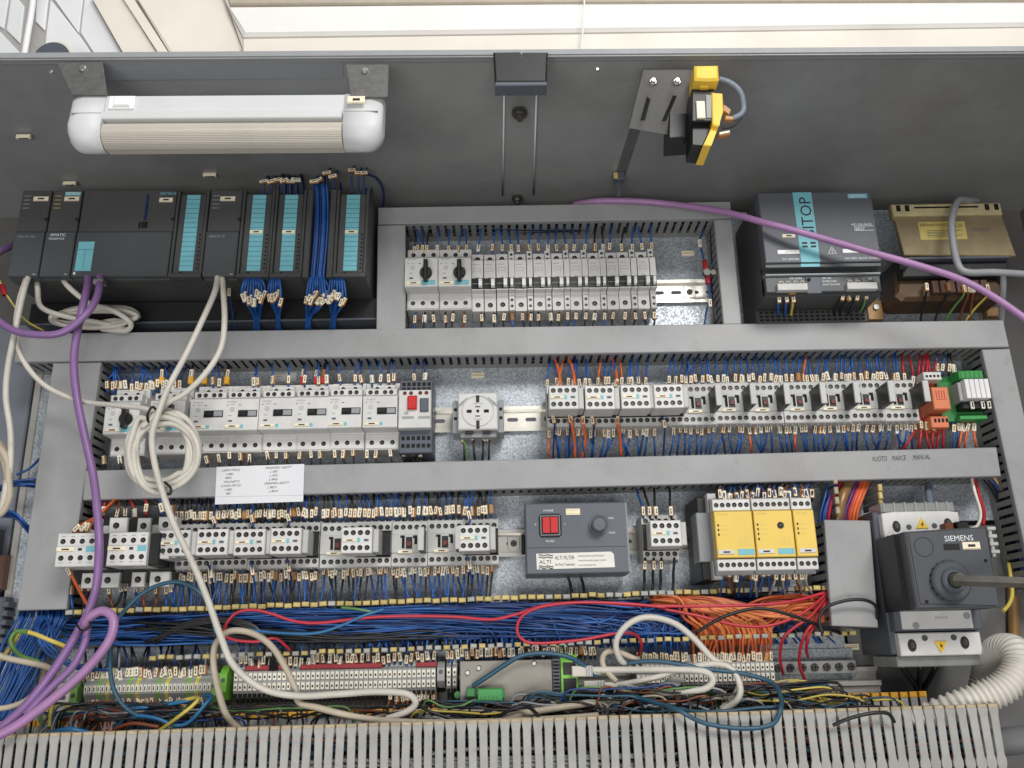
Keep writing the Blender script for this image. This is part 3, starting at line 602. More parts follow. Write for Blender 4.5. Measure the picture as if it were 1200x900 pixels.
# ---------------------------------------------------------------- filter control box
p0 = P(615, 590, 68); p1 = P(738.5, 671, 68); wA = (p1.x-p0.x)*1000; hA = (p0.z-p1.z)*1000
o = thing('filter_control_box', 'dark grey control box with red rocker switch and round knob', 'control box', Vector((p0.x, -.007, p1.z)))
part('case', None, lambda b: b.box(0, wA, 0, hA, 0, 60, 1.5), 'alti_case', o)
part('side_trim', None, lambda b: b.box(wA-1.5, wA+.6, 1, hA-1, 10, 60.5, .5), 'device_grey', o)
part('case_seam', None, lambda b: b.box(1, wA-1.6, hA*.365, hA*.365+.6, 60, 60.2), 'black', o)
part('switch_bezel', None, lambda b: (b.poly([(20, 45), (42, 45), (45, 48), (45, 71), (42, 74), (20, 74), (17, 71), (17, 48)], 59.5, 62, .8)), 'black', o)
part('bezel_line', None, lambda b: [b.box(*q, 61.9, 62.3) for q in ((19, 43, 71, 71.8), (19, 43, 47.2, 48), (19, 19.8, 48, 71), (42.2, 43, 48, 71))], 'device_grey', o)
for x in (21.6, 31.4): part('red_rocker', ('alr', x), lambda b: b.prof([(62, 50), (65, 50), (67, 69), (62, 69)], x, x+8.8), 'red', o)
part('knob', None, lambda b: (b.cyl(0, 0, 0, 4, 12, 28), b.cyl(0, 0, 4, 15, 9.2, 28, c=1.2)), ('dark_grey'), o, (91, 60, 58))
part('knob_cap', None, lambda b: (b.cyl(0, 0, 15, 15.8, 7.6, 28, c=.5), b.cyl(0, 0, 15.8, 16.4, 3, 16)), 'alti_case', o, (91, 60, 58))
part('name_plate', None, lambda b: (b.box(-9, 9, -4, 4, 0, 1.4, .4), b.box(-8, 8, 1.6, 2.2, 1.4, 1.6, 0, 1), b.box(-8, 8, -2.4, -1.8, 1.4, 1.6, 0, 1)), ('cream', 'gold_label'), o, (60, 60, 76))
st = part('sticker', None, lambda b: b.poly([(13, 6), (109, 7), (108.5, 23), (105, 26), (12.5, 25)], 59.8, 60.6), 'offwhite', o)
text('ALTI', 4.6, st, 16, 12.6, 60.6, 'ink', sx=1.15); text('ALTI FILTER', 4.6, st, 35.5, 17.5, 60.6, 'ink', sx=.72); text('Air Fine Treatment', 3.6, st, 35.5, 9.8, 60.6, 'ink', sx=.62)
for k, s in enumerate(['REGOLAZIONE ELETTRONICA', 'MAINTENANCE SIGNAL SYSTEM', 'COM & SEPARATOR']): text(s, 1.7, st, 64.5, 20.4-k*5.6, 60.6, 'ink', sx=1.0)
def waves(b):
    for z in (23, 20.2, 9.6, 7.4):
        b.tube([(.0155+i*.0022, -.0609, z*.001+.0007*math.sin(i*1.6)) for i in range(9)], .00055, 5, 3)
part('wave_emblem', None, waves, 'ink', st)
for s, x, z in [('POWER', 23, 77), ('FILTER', 25, 39), ('0', 12, 60), ('I', 49, 60), ('MIN', 104, 66), ('MAX', 104, 48)]: text(s, 2.6, o, x, z, 60, 'white_print')
part('rail_foot', None, lambda b: b.box(-4.5, 0, 30, 55, 0, 14, 1), 'black', o); part('rail_foot', None, lambda b: b.box(wA, wA+4.5, 30, 55, 0, 14, 1), 'black', o)
# ---------------------------------------------------------------- yellow safety relays
for u0, u1, nl, lb, extra in [(838, 884, 6, 'leftmost yellow safety relay', 0), (884.5, 931, 6, 'middle yellow safety relay with a round dark dial', 1), (931.5, 957, 3, 'narrow yellow safety relay at the right end', 2)]:
    x0 = P(u0, 625, 115).x*1000; x1 = P(u1, 625, 115).x*1000; w = (x1-x0)/2-.5
    o = thing('safety_relay', lb, 'relay', L((x0+x1)/2, 131, 7), 'yellow safety relays', rot=(0, 0, 0))
    part('housing', ('srh', w), lambda b: b.box(-w, w, -46, 46, 0, 92, 1), 'device_grey', o)
    part('front', ('srf', w), lambda b: b.box(-w+.2, w-.2, -27, 28, 90, 108, 1), 'yellow', o)
    part('terminal_bank', ('srt', w), lambda b: b.box(-w+.2, w-.2, 29, 43, 88, 104, .8), 'device', o)
    part('terminal_bank', ('srb', w), lambda b: b.box(-w+.2, w-.2, -42, -28, 88, 104, .8), 'device', o)
    st_ = (2*w-2)/nl
    part('terminal_screws', ('srs', w), lambda b: screws(b, [(-w+1+st_*(i+.5), z) for i in range(nl) for z in (36, -35)], 104, 2.9), ('void', 'screw'), o, stuff=True)
    part('status_lights', ('srl', extra), lambda b: [b.box(-w+3, -w+4.8, z, z+2.6, 108, 108.5) for z in (10, 4.5, -1)+((-7,) if extra == 1 else ())], 'ink', o, stuff=True)
    part('print_marks', ('srp', extra), lambda b: [b.box(-w+6.5, -w+15, z+.8, z+1.4, 108, 108.2) for z in (10, 4.5, -1)]+[b.box(w-18+i*3, w-17.4+i*3, -14, -4, 108, 108.2) for i in range(0 if extra == 2 else 5)], 'gold_label', o, stuff=True)
    text('SIEMENS', 2.6, o, -w+3, 23, 108, 'gold_label')
    plate_label(o, -w+11 if extra < 2 else 0, -20.5, 19, 5.4, 108, 'device')
    if extra < 2: part('maker_plate', 'srk', lambda b: b.box(w-21, w-1.5, -24, -17.2, 107.8, 108.6, .2), 'teal', o)
    if extra == 1: part('dial', None, lambda b: (b.cyl(8, 10, 107, 109.5, 4, 18, c=.6), b.box(5, 11, 9.5, 10.5, 109.5, 109.9, 0, 1)), ('black', 'screw'), o)
o = thing('relay_base', 'grey and black plug-in module left of the yellow relays', 'module', L(P(822, 628, 60).x*1000, 133, 7))
part('housing', None, lambda b: b.box(-7, 16, -52, 50, 0, 70, 1.5), 'black', o)
part('clear_cover', None, lambda b: b.box(-9, 9, -30, 30, 40, 74, 1), 'device_grey', o)
part('clip', None, lambda b: (b.box(4, 15, 28, 52, 60, 84, 1), b.box(4, 15, -52, -30, 60, 84, 1)), 'device_mid', o)
# ---------------------------------------------------------------- controller rack (modules)
PZ0, PZT = 477.5, 604.5
def module(u0, u1, label, kind, idx):
    x0 = P(u0, 222, 115).x*1000; x1 = P(u1, 222, 115).x*1000; w = x1-x0-.8
    zl = 611.0-(u0-23)/414*8-2; h = 128.0
    o = thing('controller_module', label, 'controller module', L(x0, zl-h, 0), 'controller rack modules', rot=(0, math.radians(.8), 0))
    if kind == 'io':
        part('housing', ('pio', round(w)), lambda b: (b.box(0, w, 0, h, 8, 102, 1), b.box(0, 3.5, 1, h-1, 102, 114, .5), b.box(w-3.5, w, 1, h-1, 102, 114, .5), b.box(0, w, 0, 5, 100, 115, .6)), 'plc', o)
        part('door', ('pido', round(w)), lambda b: b.box(4, w-4, 5.5, h-6, 102, 112, 1.2), 'plc', o)
        part('strip', ('pis', round(w)), lambda b: b.box(w*.3, w*.72, 9, h-8, 112, 113.2, .3), 'teal', o)
        part('strip_lines', ('pil', round(w)), lambda b: [b.box(w*.3, w*.72, 9+i*(h-17)/16-.25, 9+i*(h-17)/16+.25, 113.2, 113.4) for i in range(1, 16)], 'wire_teal', o)
        part('side_vents', ('piv', round(w)), lambda b: [b.box(w-8.5, w-6, 12+i*6, 14.5+i*6, 112, 112.3) for i in range(9)]+[b.box(w*.3+1, w*.3+3.5, 6, 7.6, 112.1, 113)], 'void', o, stuff=True)
        if idx: plate_label(o, w*.5, h*.505, 17, 5.2, 113.2)
    elif kind == 'open':
        part('housing', 'pop', lambda b: (b.box(0, w, 0, h, 8, 90, 1), b.box(0, 8, 0, h, 90, 114, 1), b.box(w-8, w, 0, h, 90, 114, 1)), 'plc', o)
        part('terminal_openings', 'popt', lambda b: [b.box(x, x+3.5, 6+i*5.6, 9+i*5.6, 95, 98) for i in range(11) for x in (9, w-12.5)], 'void', o, stuff=True)
        part('clip', None, lambda b: (b.box(8, w-8, 60, 69, 90, 99, 1), b.cyl(w/2, 64, 99, 102, 3, 12, c=.6, mi=1)), ('black', 'steel'), o)
    else:
        part('housing', None, lambda b: b.box(0, w, 0, h, 8, 104, 1), 'plc', o)
        part('upper_front', None, lambda b: b.box(.6, w-.6, 66, h-1, 104, 113, 1), 'plc', o)
        part('lower_door', None, lambda b: b.box(.6, w-.6, 1, 64.6, 104, 115, 1.2), 'plc_low', o)
        part('hinge_notch', None, lambda b: b.box(w-4, w+1.5, 82, 85, 112, 114.5), 'black', o)
        if kind == 'cpu':
            part('sticker', None, lambda b: (b.box(5, 26, 8, 50, 115, 115.6, .2), b.box(15.2, 15.6, 10, 38, 115.6, 115.8, 0, 1), b.box(5, 26, 38, 38.5, 115.6, 115.8, 0, 1)), ('teal', 'wire_teal'), o)
            part('mark', None, lambda b: b.box(4, 6.5, 3, 6.5, 115, 115.3), 'white_print', o)
            part('card_slot', None, lambda b: (b.box(86, 88.5, 82, 120, 113, 115, .3)), 'wire_navy', o)
            part('key_switch', None, lambda b: (b.box(80, 82, 70, 79, 113, 114.5), b.box(84, 91, 71, 79, 113, 115.5, .5)), 'void', o)
            text('SIEMENS', 4.2, o, 103, h-8.5, 113.3, 'teal'); plate_label(o, 112, h-16, 18, 6.4, 113)
        else:
            if idx == 0: text('SIMATIC NET', 2.8, o, 6, 56, 115, 'grey_print')
            if idx == 1:
                part('logo_plate', None, lambda b: b.box(17, 38, h-9, h-3.5, 113, 113.5, .2), 'teal', o); text('SIEMENS', 3.8, o, 18, h-8, 113.5, 'white_print', sx=.95)
                text('SIMATIC', 4.0, o, 7, 58, 115, 'white_print'); text('TELESERVICE', 2.8, o, 5, 53, 115, 'white_print', sx=.95)
            if idx == 2: text('SIMATIC S7', 3.0, o, 5, 56, 115, 'grey_print')
            plate_label(o, 27 if idx < 2 else 24, h-14, 20, 6.6, 113)
            part('print_marks', None, lambda b: [b.box(4, 13, h-10-i*6, h-9.2-i*6, 113, 113.2) for i in range(4)], 'gold_label' if idx == 1 else 'grey_print', o, stuff=True)
            part('corner_mark', None, lambda b: b.box(w-7, w-3, 2.5, 4, 115, 115.2), 'grey_print', o)
    return o
for u0, u1, lb, k, ix in [
    (24, 60, 'leftmost black controller module with a cream tag', 'plain', 0), (60, 96, 'black module with teal logo beside the large controller', 'plain', 1),
    (96, 207, 'widest black controller module with small teal sticker', 'cpu', 0), (207, 245, 'input module with teal label strip beside the widest controller', 'io', 0),
    (245, 284, 'plain black module between two teal striped modules', 'plain', 2), (284, 322, 'second teal striped module, above a bunch of blue wires', 'io', 1),
    (322, 359, 'third teal striped module, left of the open wired module', 'io', 1), (359, 394, 'controller module with open door showing blue wires', 'open', 0), (394, 432, 'rightmost teal striped module next to the top duct', 'io', 1)]:
    module(u0, u1, lb, k, ix)
o = thing('module_rail', 'dark mounting rail under the controller modules', 'rail', L(-650, 440, 0))
part('bar', None, lambda b: (b.box(0, 478, 4, 34, 0, 40, 1), b.box(0, 478, 0, 3, 0, 46, .6, 1)), ('black', 'dark_grey'), o)
# ---------------------------------------------------------------- power supply
p0 = P(888, 226, 125); p1 = P(1037, 306, 125); w = (p1.x-p0.x)*1000-4; h = (p0.z-p1.z)*1000
o = thing('power_supply', 'dark grey power supply with broad teal stripe', 'power supply', Vector((p0.x, 0, p1.z)))
part('housing', None, lambda b: b.box(0, w, -40, h, 4, 108, 1), 'plc', o)
part('front', None, lambda b: b.box(0, w, 0, h, 106, 125, 1.2), 'psu', o)
part('lower_front', None, lambda b: b.box(0, w, -5.5, -.6, 100, 122, .5), 'plc_low', o)
part('stripe', None, lambda b: b.box(46, 71, .3, h-.5, 124.5, 125.6, .2), 'teal', o)
part('stripe_lower', None, lambda b: b.box(46, 71, -5, -.4, 121, 122.6, .2), 'teal', o)
text('SITOP', 15.5, o, 68, 37, 125.6, 'ink', rot=math.pi/2, sx=1.0)
part('stripe_marks', None, lambda b: [b.box(x, x+7, z, z+2.6, 125.6, 125.8) for x in (50, 61) for z in (21, 26)], 'ink', o, stuff=True)
part('logo_plate', None, lambda b: b.box(w-32, w-6, h-10.5, h-4, 125, 125.6), 'teal', o); text('SIEMENS', 4.6, o, w-31, h-9.6, 125.6, 'white_print', sx=.92)
text('6EP1 436-3BA00', 2.8, o, w-33, 52, 125, 'white_print'); text('6ES7', 4.5, o, w-28, 45, 125, 'white_print')
part('order_box', None, lambda b: [b.box(*q, 125, 125.2) for q in ((w-29, w-4, 50.6, 51.2), (w-29, w-4, 44.2, 44.8), (w-29, w-28.4, 44.8, 50.6))], 'white_print', o)
plate_label(o, 34, 38, 17, 5, 125)
for x0, x1, s in ((17, 50, 'OUTPUT'), (w-49, w-14, 'INPUT')):
    x1 = min(x1, 45.5) if x0 < 40 else x1
    part('label_bar', None, lambda b: b.box(x0, x1, 12.5, 18, 125, 125.6, .2), 'white', o); text(s, 2.6, o, (x0+x1)/2-5, 14, 125.6, 'grey_print')
text('DC 24V/20A', 3.0, o, 22, 3.5, 125, 'white_print'); text('3AC 400V 3AC/4V 50/60Hz', 2.8, o, w-48, 3.5, 125, 'white_print')
def tri(b):
    b.tube([(.0, 0, 0), (.0105, 0, 0)], .0005, 5, 1); b.tube([(0, 0, 0), (.00525, 0, .0095)], .0005, 5, 1); b.tube([(.0105, 0, 0), (.00525, 0, .0095)], .0005, 5, 1); b.tube([(.00525, 0, .001), (.00525, 0, .0065)], .0005, 5, 1)
part('warning_triangle', None, tri, 'white_print', o, (83, 125.2, 12))
part('vent_slots', None, lambda b: [b.box(10+i*12.5, 20+i*12.5, -9.5, -7, 104, 108.5) for i in range(11)], 'void', o, stuff=True)
part('terminal_front', None, lambda b: (b.box(0, w-1, -15, -12.6, 104, 119, .5, 1), b.box(0, w-1, -37, -15.2, 100, 115, 1)), ('plc_low', 'device_grey'), o)
for x in (13, 103):
    part('terminal_block', ('pst'), lambda b: (b.box(0, 39, -7, 2.5, 0, 10, .6), [b.cyl(5.5+i*9.3, 3.2, 0, 9, 3.6, 14, mi=1) for i in range(4)], [b.box(3.5+i*9.3, 7.5+i*9.3, 2.8, 3.7, 9, 9.3, 0, 2) for i in range(4)]), ('device_mid', 'screw', 'void'), o, (x, 112, -30))
text('24V 20.8V', 2.8, o, 32, -19, 115, 'white_print', align='LEFT')
for k, s in enumerate(['24V OK', 'OVERLOAD', 'SHUT DOWN']): text(s, 2.6, o, 74, -19.5-k*4.5, 115, 'white_print')
for k, s in enumerate(['L1', 'L2', 'L3', 'PE']): text(s, 2.8, o, 107+k*9.3, -22, 115, 'white_print')
part('status_window', None, lambda b: (b.box(52, 71, -40, -17, 114, 117, .6), b.cyl(56, -21, 117, 118, 2.6, 12, mi=1)), ('dark_grey', 'void'), o)
part('vent_rows', None, lambda b: [b.box(4+i*7.6, 9+i*7.6, -46-k*5.4, -43-k*5.4, 61, 62.6) for i in range(19) for k in range(3)], 'void', o, stuff=True)
part('lower_casing', None, lambda b: b.box(0, w, -60, -40, 4, 62, 2), 'plc', o)
# ---------------------------------------------------------------- transformer with yellow zinc cover
p0 = P(1043, 240, 85); p1 = P(1172, 240, 85); w = (p1.x-p0.x)*1000
o = thing('transformer', 'transformer with brass coloured cover plate and brown coil', 'transformer', Vector((p0.x, 0, p0.z)))
part('cover', None, lambda b: b.poly([(0, 0), (0, -20), (4, -26), (8, -76), (w+8, -80), (w, -22), (w, 0)][::-1], 78, 85, 1), 'zinc_dull', o)
part('cover_bend', None, lambda b: b.box(1, w-1, -19, -1, 85, 90, 2.5), 'zinc', o)
part('slot_holes', None, lambda b: ([b.poly([(x-3, -13), (x+3, -13), (x+3, -4), (x-3, -4)], 90, 90.4) for x in (8, 20, w-22, w-9)], b.box(30, w*.52, -9, -6.5, 90, 90.4), b.box(w*.56, w-34, -9, -6.5, 90, 90.4)), 'void', o)
lb = part('rating_plate', None, lambda b: (b.box(34, 98, -54, -27, 85, 85.6, .2), [b.box(44+i*.01, 92-7*(i % 3), -41-i*2.4, -40.2-i*2.4, 85.6, 85.8, 0, 1) for i in range(5)], b.box(76, 85, -36, -30, 85.6, 85.8, 0, 1)), ('gold_label', 'dark_grey'), o)
text('TRASFORMATORI', 4.0, lb, 43, -34, 85.6, 'ink', sx=.8); text('CE', 4, lb, 87, -36, 85.6, 'ink'); text('W', 6, lb, 35, -35, 85.6, 'ink')
text('1300/220', 5, o, 104, -42, 85, 'dark_grey')
part('core', None, lambda b: (b.box(6, w+2, -104, -74, 8, 74, 2), b.box(14, w, -82, -78, 70, 84, 1, 1)), ('black', 'dark_grey'), o)
part('coil', None, lambda b: b.poly([(6, -86), (12, -88), (40, -88), (46, -100), (w-10, -100), (w-4, -118), (w-6, -132), (8, -132), (0, -124)][::-1], 10, 62, 5), 'copper', o)
part('foot', None, lambda b: (b.box(-22, 0, -142, -112, 4, 16, 1), b.cyl(-10, -124, 15, 20, 4, 10, mi=1)), ('varnish', 'steel'), o); part('foot', None, lambda b: b.box(w-6, w+14, -140, -126, 4, 16, 1), 'varnish', o)
part('terminal_strip', None, lambda b: [b.box(46+i*11, 55+i*11, -126, -108, 58, 72, .8) for i in range(7)], 'rust_dark', o)
part('clamp_screw', None, lambda b: (b.box(5, 13, -92, -80, 74, 86, 1), b.cyl(9, -90, 86, 90, 3, 10)), 'steel', o)
# ---------------------------------------------------------------- green relay board, orange relay at the right end of the middle bay
o = thing('orange_relay', 'orange plug-in relay beside the green circuit module', 'relay', L(P(1098, 478, 60).x*1000, 305, 7))
part('socket', None, lambda b: (b.box(-10, 14, -36, 38, 0, 34, 1), b.box(-10, 13, -34, -18, 30, 52, 1)), 'orange_relay', o)
part('relay_case', None, lambda b: b.box(-10, 12, -13, 17, 34, 66, 1.2), 'orange_relay', o)
part('clamp_openings', None, lambda b: [b.box(-6+i*5, -3+i*5, -27, -22, 52, 52.4) for i in range(4)], 'void', o, stuff=True)
part('print_marks', None, lambda b: [b.box(-5+i*3.4, -4+i*3.4, 2, 12, 66, 66.2) for i in range(4)]+[b.box(-6, 8, 0, .8, 66, 66.2)], 'dark_red', o, stuff=True)
part('upper_terminal', None, lambda b: (b.box(-12, 12, 30, 41, 30, 56, 1), [b.box(-9.5+i*5, -6.5+i*5, 33.5, 36.5, 56, 56.4, 0, 1) for i in range(5)]), ('device', 'void'), o)
o = thing('circuit_module', 'green circuit module with five white relays at the right end', 'module', L(P(1131, 465, 60).x*1000, 312, 7))
part('carrier', None, lambda b: b.prof([(0, -30), (40, -30), (40, 24), (30, 34), (0, 34)], -28, 26), 'pcb_green', o)
part('top_connector', None, lambda b: (b.box(-8, 24, 22, 33, 30, 62, 1), [b.box(-6+i*6, -5+i*6, 22, 32, 62, 62.6, 0, 1) for i in range(5)]), ('green', 'pcb_green'), o)
part('bottom_connector', None, lambda b: b.box(-12, 24, -31, -26, 30, 54, .6), 'green', o)
for i in range(5): part('white_relay', 'wrl', lambda b: b.box(-2.8, 2.8, -12, 14, 30, 70, .6), 'white', o, (-3.5+i*6.4, 0, 5))
part('relay_side', None, lambda b: b.box(-12, -7, -8, 17, 30, 62, .6), 'terminal_grey', o)
part('black_base', None, lambda b: b.box(-8, 27, -18, -9, 30, 58, .8), 'black', o)
for x in (3, 17, 25): part('tag', 'wtag', lambda b: (b.box(-2.2, 2.2, -5, 5, 0, 2, .4), b.box(-1, 1, -3.4, 3.4, 2, 2.2, 0, 1)), ('marker_white', 'ink'), o, (x, 60, -14))
# ---------------------------------------------------------------- main switch
p0 = P(1026, 592, 95)
o = thing('main_switch', 'dark grey main switch breaker with round rotary drive', 'main switch', Vector((P(1091, 680, 95).x, 0, P(1091, 680, 95).z)))
part('housing', None, lambda b: b.box(-56, 50, -84, 84, 0, 88, 1.5), 'dark_grey', o)
part('upper_terminal_cover', None, lambda b: b.poly([(-50, 44), (44, 44), (44, 80), (30, 82), (-36, 82), (-50, 80)], 88, 100, 1.2), 'device', o)
part('clear_shroud', None, lambda b: (b.box(-48, 42, 82, 93, 60, 96, 1), [b.box(-46+i*13, -44+i*13, 82, 94, 60, 98) for i in range(7)]), 'clear', o)
part('lower_terminal_cover', None, lambda b: b.box(-50, 46, -86, -60, 88, 99, 1.2), 'device', o)
part('lower_shroud', None, lambda b: b.box(-52, 46, -98, -86.5, 20, 90, 1), 'clear', o)
for x, z in ((-34, 64), (29, 66), (-36, -74), (26, -72)): part('clamp_hole', 'mhole', lambda b: (b.poly([(5*math.cos(a*math.pi/8), 7*math.sin(a*math.pi/8)) for a in range(16)], -1, .5), b.box(-1.5, 3, -3, 4, .5, 1.2, .3, 1)), ('ink', 'screw'), o, (x, 99.6, z))
part('cover_screws', None, lambda b: screws(b, [(-46, 50), (-18, 52), (-19, 63), (12, 64), (22, 54), (-20, -66), (14, -66)], 100, 3.4), ('dark_grey', 'screw'), o, stuff=True)
for z, s in ((66, 1), (-75, -1)):
    part('warning_triangle', ('mtri', s), lambda b: (b.poly([(-7.5, -5*s), (7.5, -5*s), (0, 8*s)][::s], 0, .8), b.poly([(1.5, 4*s), (-2, -.5*s), (0, -.5*s), (-1, -4*s), (2.2, .8*s), (.3, .8*s)][::s], .8, 1.0, 0, 1)), ('switch_yellow', 'ink'), o, (-3, 100.5, z))
fr = part('lower_front', None, lambda b: (b.box(-54, 48, -58, -28, 60, 104, 1.5, 1), b.box(-47, 36, -56, -33, 104, 106, .4)), ('device', 'dark_grey'), o)
text('SIEMENS', 3, fr, -8, -45, 106, 'grey_print')
part('rating_ring', None, lambda b: (b.cyl(-31, -52, 106, 106.6, 4, 16), b.cyl(30, -42, 106, 106.6, 4, 16)), 'grey_print', o)
def lo(u, v, d): p = P(u, v, d)-o.location; return p.x*1000, p.z*1000
part('drive_side', None, lambda b: b.box(-56, 40, -36, 50, 86, 140, 1.5), 'black', o)
dq = [lo(1075, 714, 160), lo(1173, 712, 160), lo(1156, 617, 160), lo(1060, 623, 160)]
part('drive_unit', None, lambda b: b.poly(dq, 104, 160, 2), 'switch_case', o)
def ringd(b, r, x, z, d, t=.6):
    for k in range(36):
        a0 = 2*math.pi*k/36; a1 = 2*math.pi*(k+1)/36
        b.poly([(x+(r-t)*math.cos(a0), z+(r-t)*math.sin(a0)), (x+r*math.cos(a0), z+r*math.sin(a0)), (x+r*math.cos(a1), z+r*math.sin(a1)), (x+(r-t)*math.cos(a1), z+(r-t)*math.sin(a1))], d-.5, d+.3)
part('seal_circle', None, lambda b: ringd(b, 11, *lo(1082.5, 641, 160), 160), 'black', o)
part('drive_outline', None, lambda b: (lambda p, q, r_: (b.poly([p, (p[0]+.7, p[1]), (q[0]+.7, q[1]), q][::-1], 160, 160.3), b.poly([q, r_, (r_[0], r_[1]+.7), (q[0], q[1]+.7)], 160, 160.35)))(lo(1064, 626, 160), lo(1078, 708, 160), lo(1168, 710, 160)), 'black', o)
hx, hz = lo(1118.5, 680, 172)
part('rotary_ring', None, lambda b: (b.cyl(hx, hz, 158, 168, 22, 40, c=2), [b.box(hx+21.4*math.cos(k*.35)-1, hx+21.4*math.cos(k*.35)+1, hz+21.4*math.sin(k*.35)-1, hz+21.4*math.sin(k*.35)+1, 160, 165, 0, 1) for k in range(18)]), ('switch_case', 'black'), o)
part('rotary_hub', None, lambda b: (b.cyl(hx, hz, 168, 174, 13, 30, c=2), b.cyl(hx, hz, 174, 174.4, 9, 24, mi=1)), ('dark_grey', 'black'), o)
part('hub_socket', None, lambda b: b.cyl(hx, hz, 174.4, 188, 7.2, 20, c=1), 'dirty_steel', o)
tx, tz = lo(1107, 634.5, 160); text('SIEMENS', 6.4, o, tx, tz, 160, 'white_print', rot=.02, sx=1.0)
wx, wz = lo(1115, 641, 160); part('small_window', None, lambda b: b.box(wx-9, wx+9, wz-3.4, wz+3.4, 160, 160.4), 'black', o)
wx2, wz2 = lo(1138, 639.5, 160); plate_label(o, wx2, wz2, 20, 8.5, 160)
rv = [lo(1086, 705, 160), lo(1155, 657, 160)]
part('rivets', None, lambda b: [b.cyl(x, z, 160, 160.5, 2, 10) for x, z in rv], 'void', o, stuff=True)
cx_, cz_ = lo(1161, 618, 130)
part('side_clip', None, lambda b: (b.box(cx_-2, cx_+2, cz_-34, cz_, 100, 128, 1), [b.box(cx_-4, cx_+6, cz_-30+i*9, cz_-26+i*9, 110, 130, .6) for i in range(4)]), 'device_mid', o)
ax_, az_ = lo(1126, 617, 110)
part('aux_wiring_block', None, lambda b: b.box(ax_-8, ax_+6, az_-8, az_+5, 96, 118, 1), 'black', o)
part('aux_plug', None, lambda b: b.box(ax_-20, ax_-9, az_-8, az_+4, 96, 112, 1), 'wire_brown', o)
hs = P(1118.5, 680, 186); he = P(1235, 684, 250)
o = thing('switch_shaft', 'square grey metal shaft sticking out of the main switch', 'shaft', hs)
part('bar', None, lambda b: b.tube([(0, 0, 0), he-hs], .0058, 4, 1), 'dirty_steel', o)
for f_ in o.children[0].data.polygons: f_.use_smooth = False
# ---------------------------------------------------------------- lamp under the roof
p0 = P(78, 142, 335); p1 = P(448, 142, 335); w = (p1.x-p0.x)*1000
o = thing('cabinet_lamp', 'white tube lamp with ribbed diffuser under the roof', 'lamp', Vector((p0.x, -.335, P(260, 142, 335).z)))
o.rotation_euler = (0, math.radians(.55), 0)
part('rear_body', None, lambda b: b.prof([(-24, -12), (-24, 36), (-6, 37), (0, 34), (0, 10), (-8, 4), (-12, -16)], 40, w-42), 'lamp_body', o)
def endcap(b, s):
    x0, x1 = (0, 40) if s < 0 else (w-42, w)
    rows = [(37.5, 0, -8), (36, 0, -1), (33, 0, 1.5), (12, 0, 3), (-6, 0, 6), (-19, 0, 2), (-27, 0, -8), (-27.5, 0, -16)]
    def pr(x, t):
        zc2 = 8.0; k = t
        return [(x, -16+(d-(-16))*(.55+.45*k), zc2+(z-zc2)*(.42+.58*k) if z < zc2 else zc2+(z-zc2)*(.86+.14*k)) for z, _, d in [(37, 0, -24)]+rows+[(-24, 0, -24)]]
    n = 9; xs = [(1-math.cos(i/n*math.pi/2), math.sin(i/n*math.pi/2)) for i in range(n+1)]
    xs = [(t*.45, k) for t, k in xs]+[(1.0, 1.0)]
    if s > 0: xs = [(1-t, k) for t, k in xs][::-1]
    rg = [b.add(pr(x0+(x1-x0)*t, k)) for t, k in xs]
    m_ = 10
    for a, e in zip(rg, rg[1:]): b.ring(a, e, m_, 0, True)
    b.face(tuple(range(rg[0]+m_-1, rg[0]-1, -1))); b.face(tuple(range(rg[-1], rg[-1]+m_)))
part('seam', None, lambda b: b.box(5, 39, 10.6, 11.2, -4, 3.6), 'grey_print', o); part('seam', None, lambda b: b.box(w-41, w-5, 10.6, 11.2, -4, 3.6), 'grey_print', o)
part('end_cap', None, lambda b: endcap(b, -1), 'lamp_body', o); part('end_cap', None, lambda b: endcap(b, 1), 'lamp_body', o)
def diff(b):
    pts = []
    for k in range(49):
        t = k/48; an = math.radians(75-150*t); rr = 1.0-(.022 if k % 2 else 0)
        pts.append((-15+20*rr*math.cos(an), -11+15.5*rr*math.sin(an)))
    b.prof(pts+[(-22, -25), (-22, 2)], 41, w-43)
part('diffuser', None, diff, 'diffuser', o)
part('trim_strip', None, lambda b: (b.box(37, w-44, 3, 12.5, -6, 4, 1)), 'lamp_body', o)
part('switch', None, lambda b: (b.box(44, 72, 17, 33, -1, 2.5, .5), b.box(50, 68, 19, 30, 2.5, 5.5, 1.2)), 'white', o)
plate_label(o, w-28, 22, 19, 9, 7.5)
for u in (99, 428):
    p = P(u, 74, 338); q = P(u+ (18 if u < 200 else 12), 108, 342)
    bx = part('bracket', ('lbr', u), lambda b: (b.poly([(-30, 0), (20, 0), (30, -42), (-8, -42)] if u < 200 else [(-22, 0), (26, 0), (24, -42), (-14, -42)], -1, 2, .4) if False else b.poly([(-8, -42), (30, -42), (20, 0), (-30, 0)] if u < 200 else [(-14, -42), (26, -42), (26, 0), (-22, 0)], -1, 2, .4)), 'galv', o)
    bx.location = p-o.location; bx.rotation_euler = (0, 0, 0)
    sx = part('bracket_screw', 'lbs', lambda b: b.cyl(0, -9, 2, 5, 4, 12, c=1), 'steel', bx)
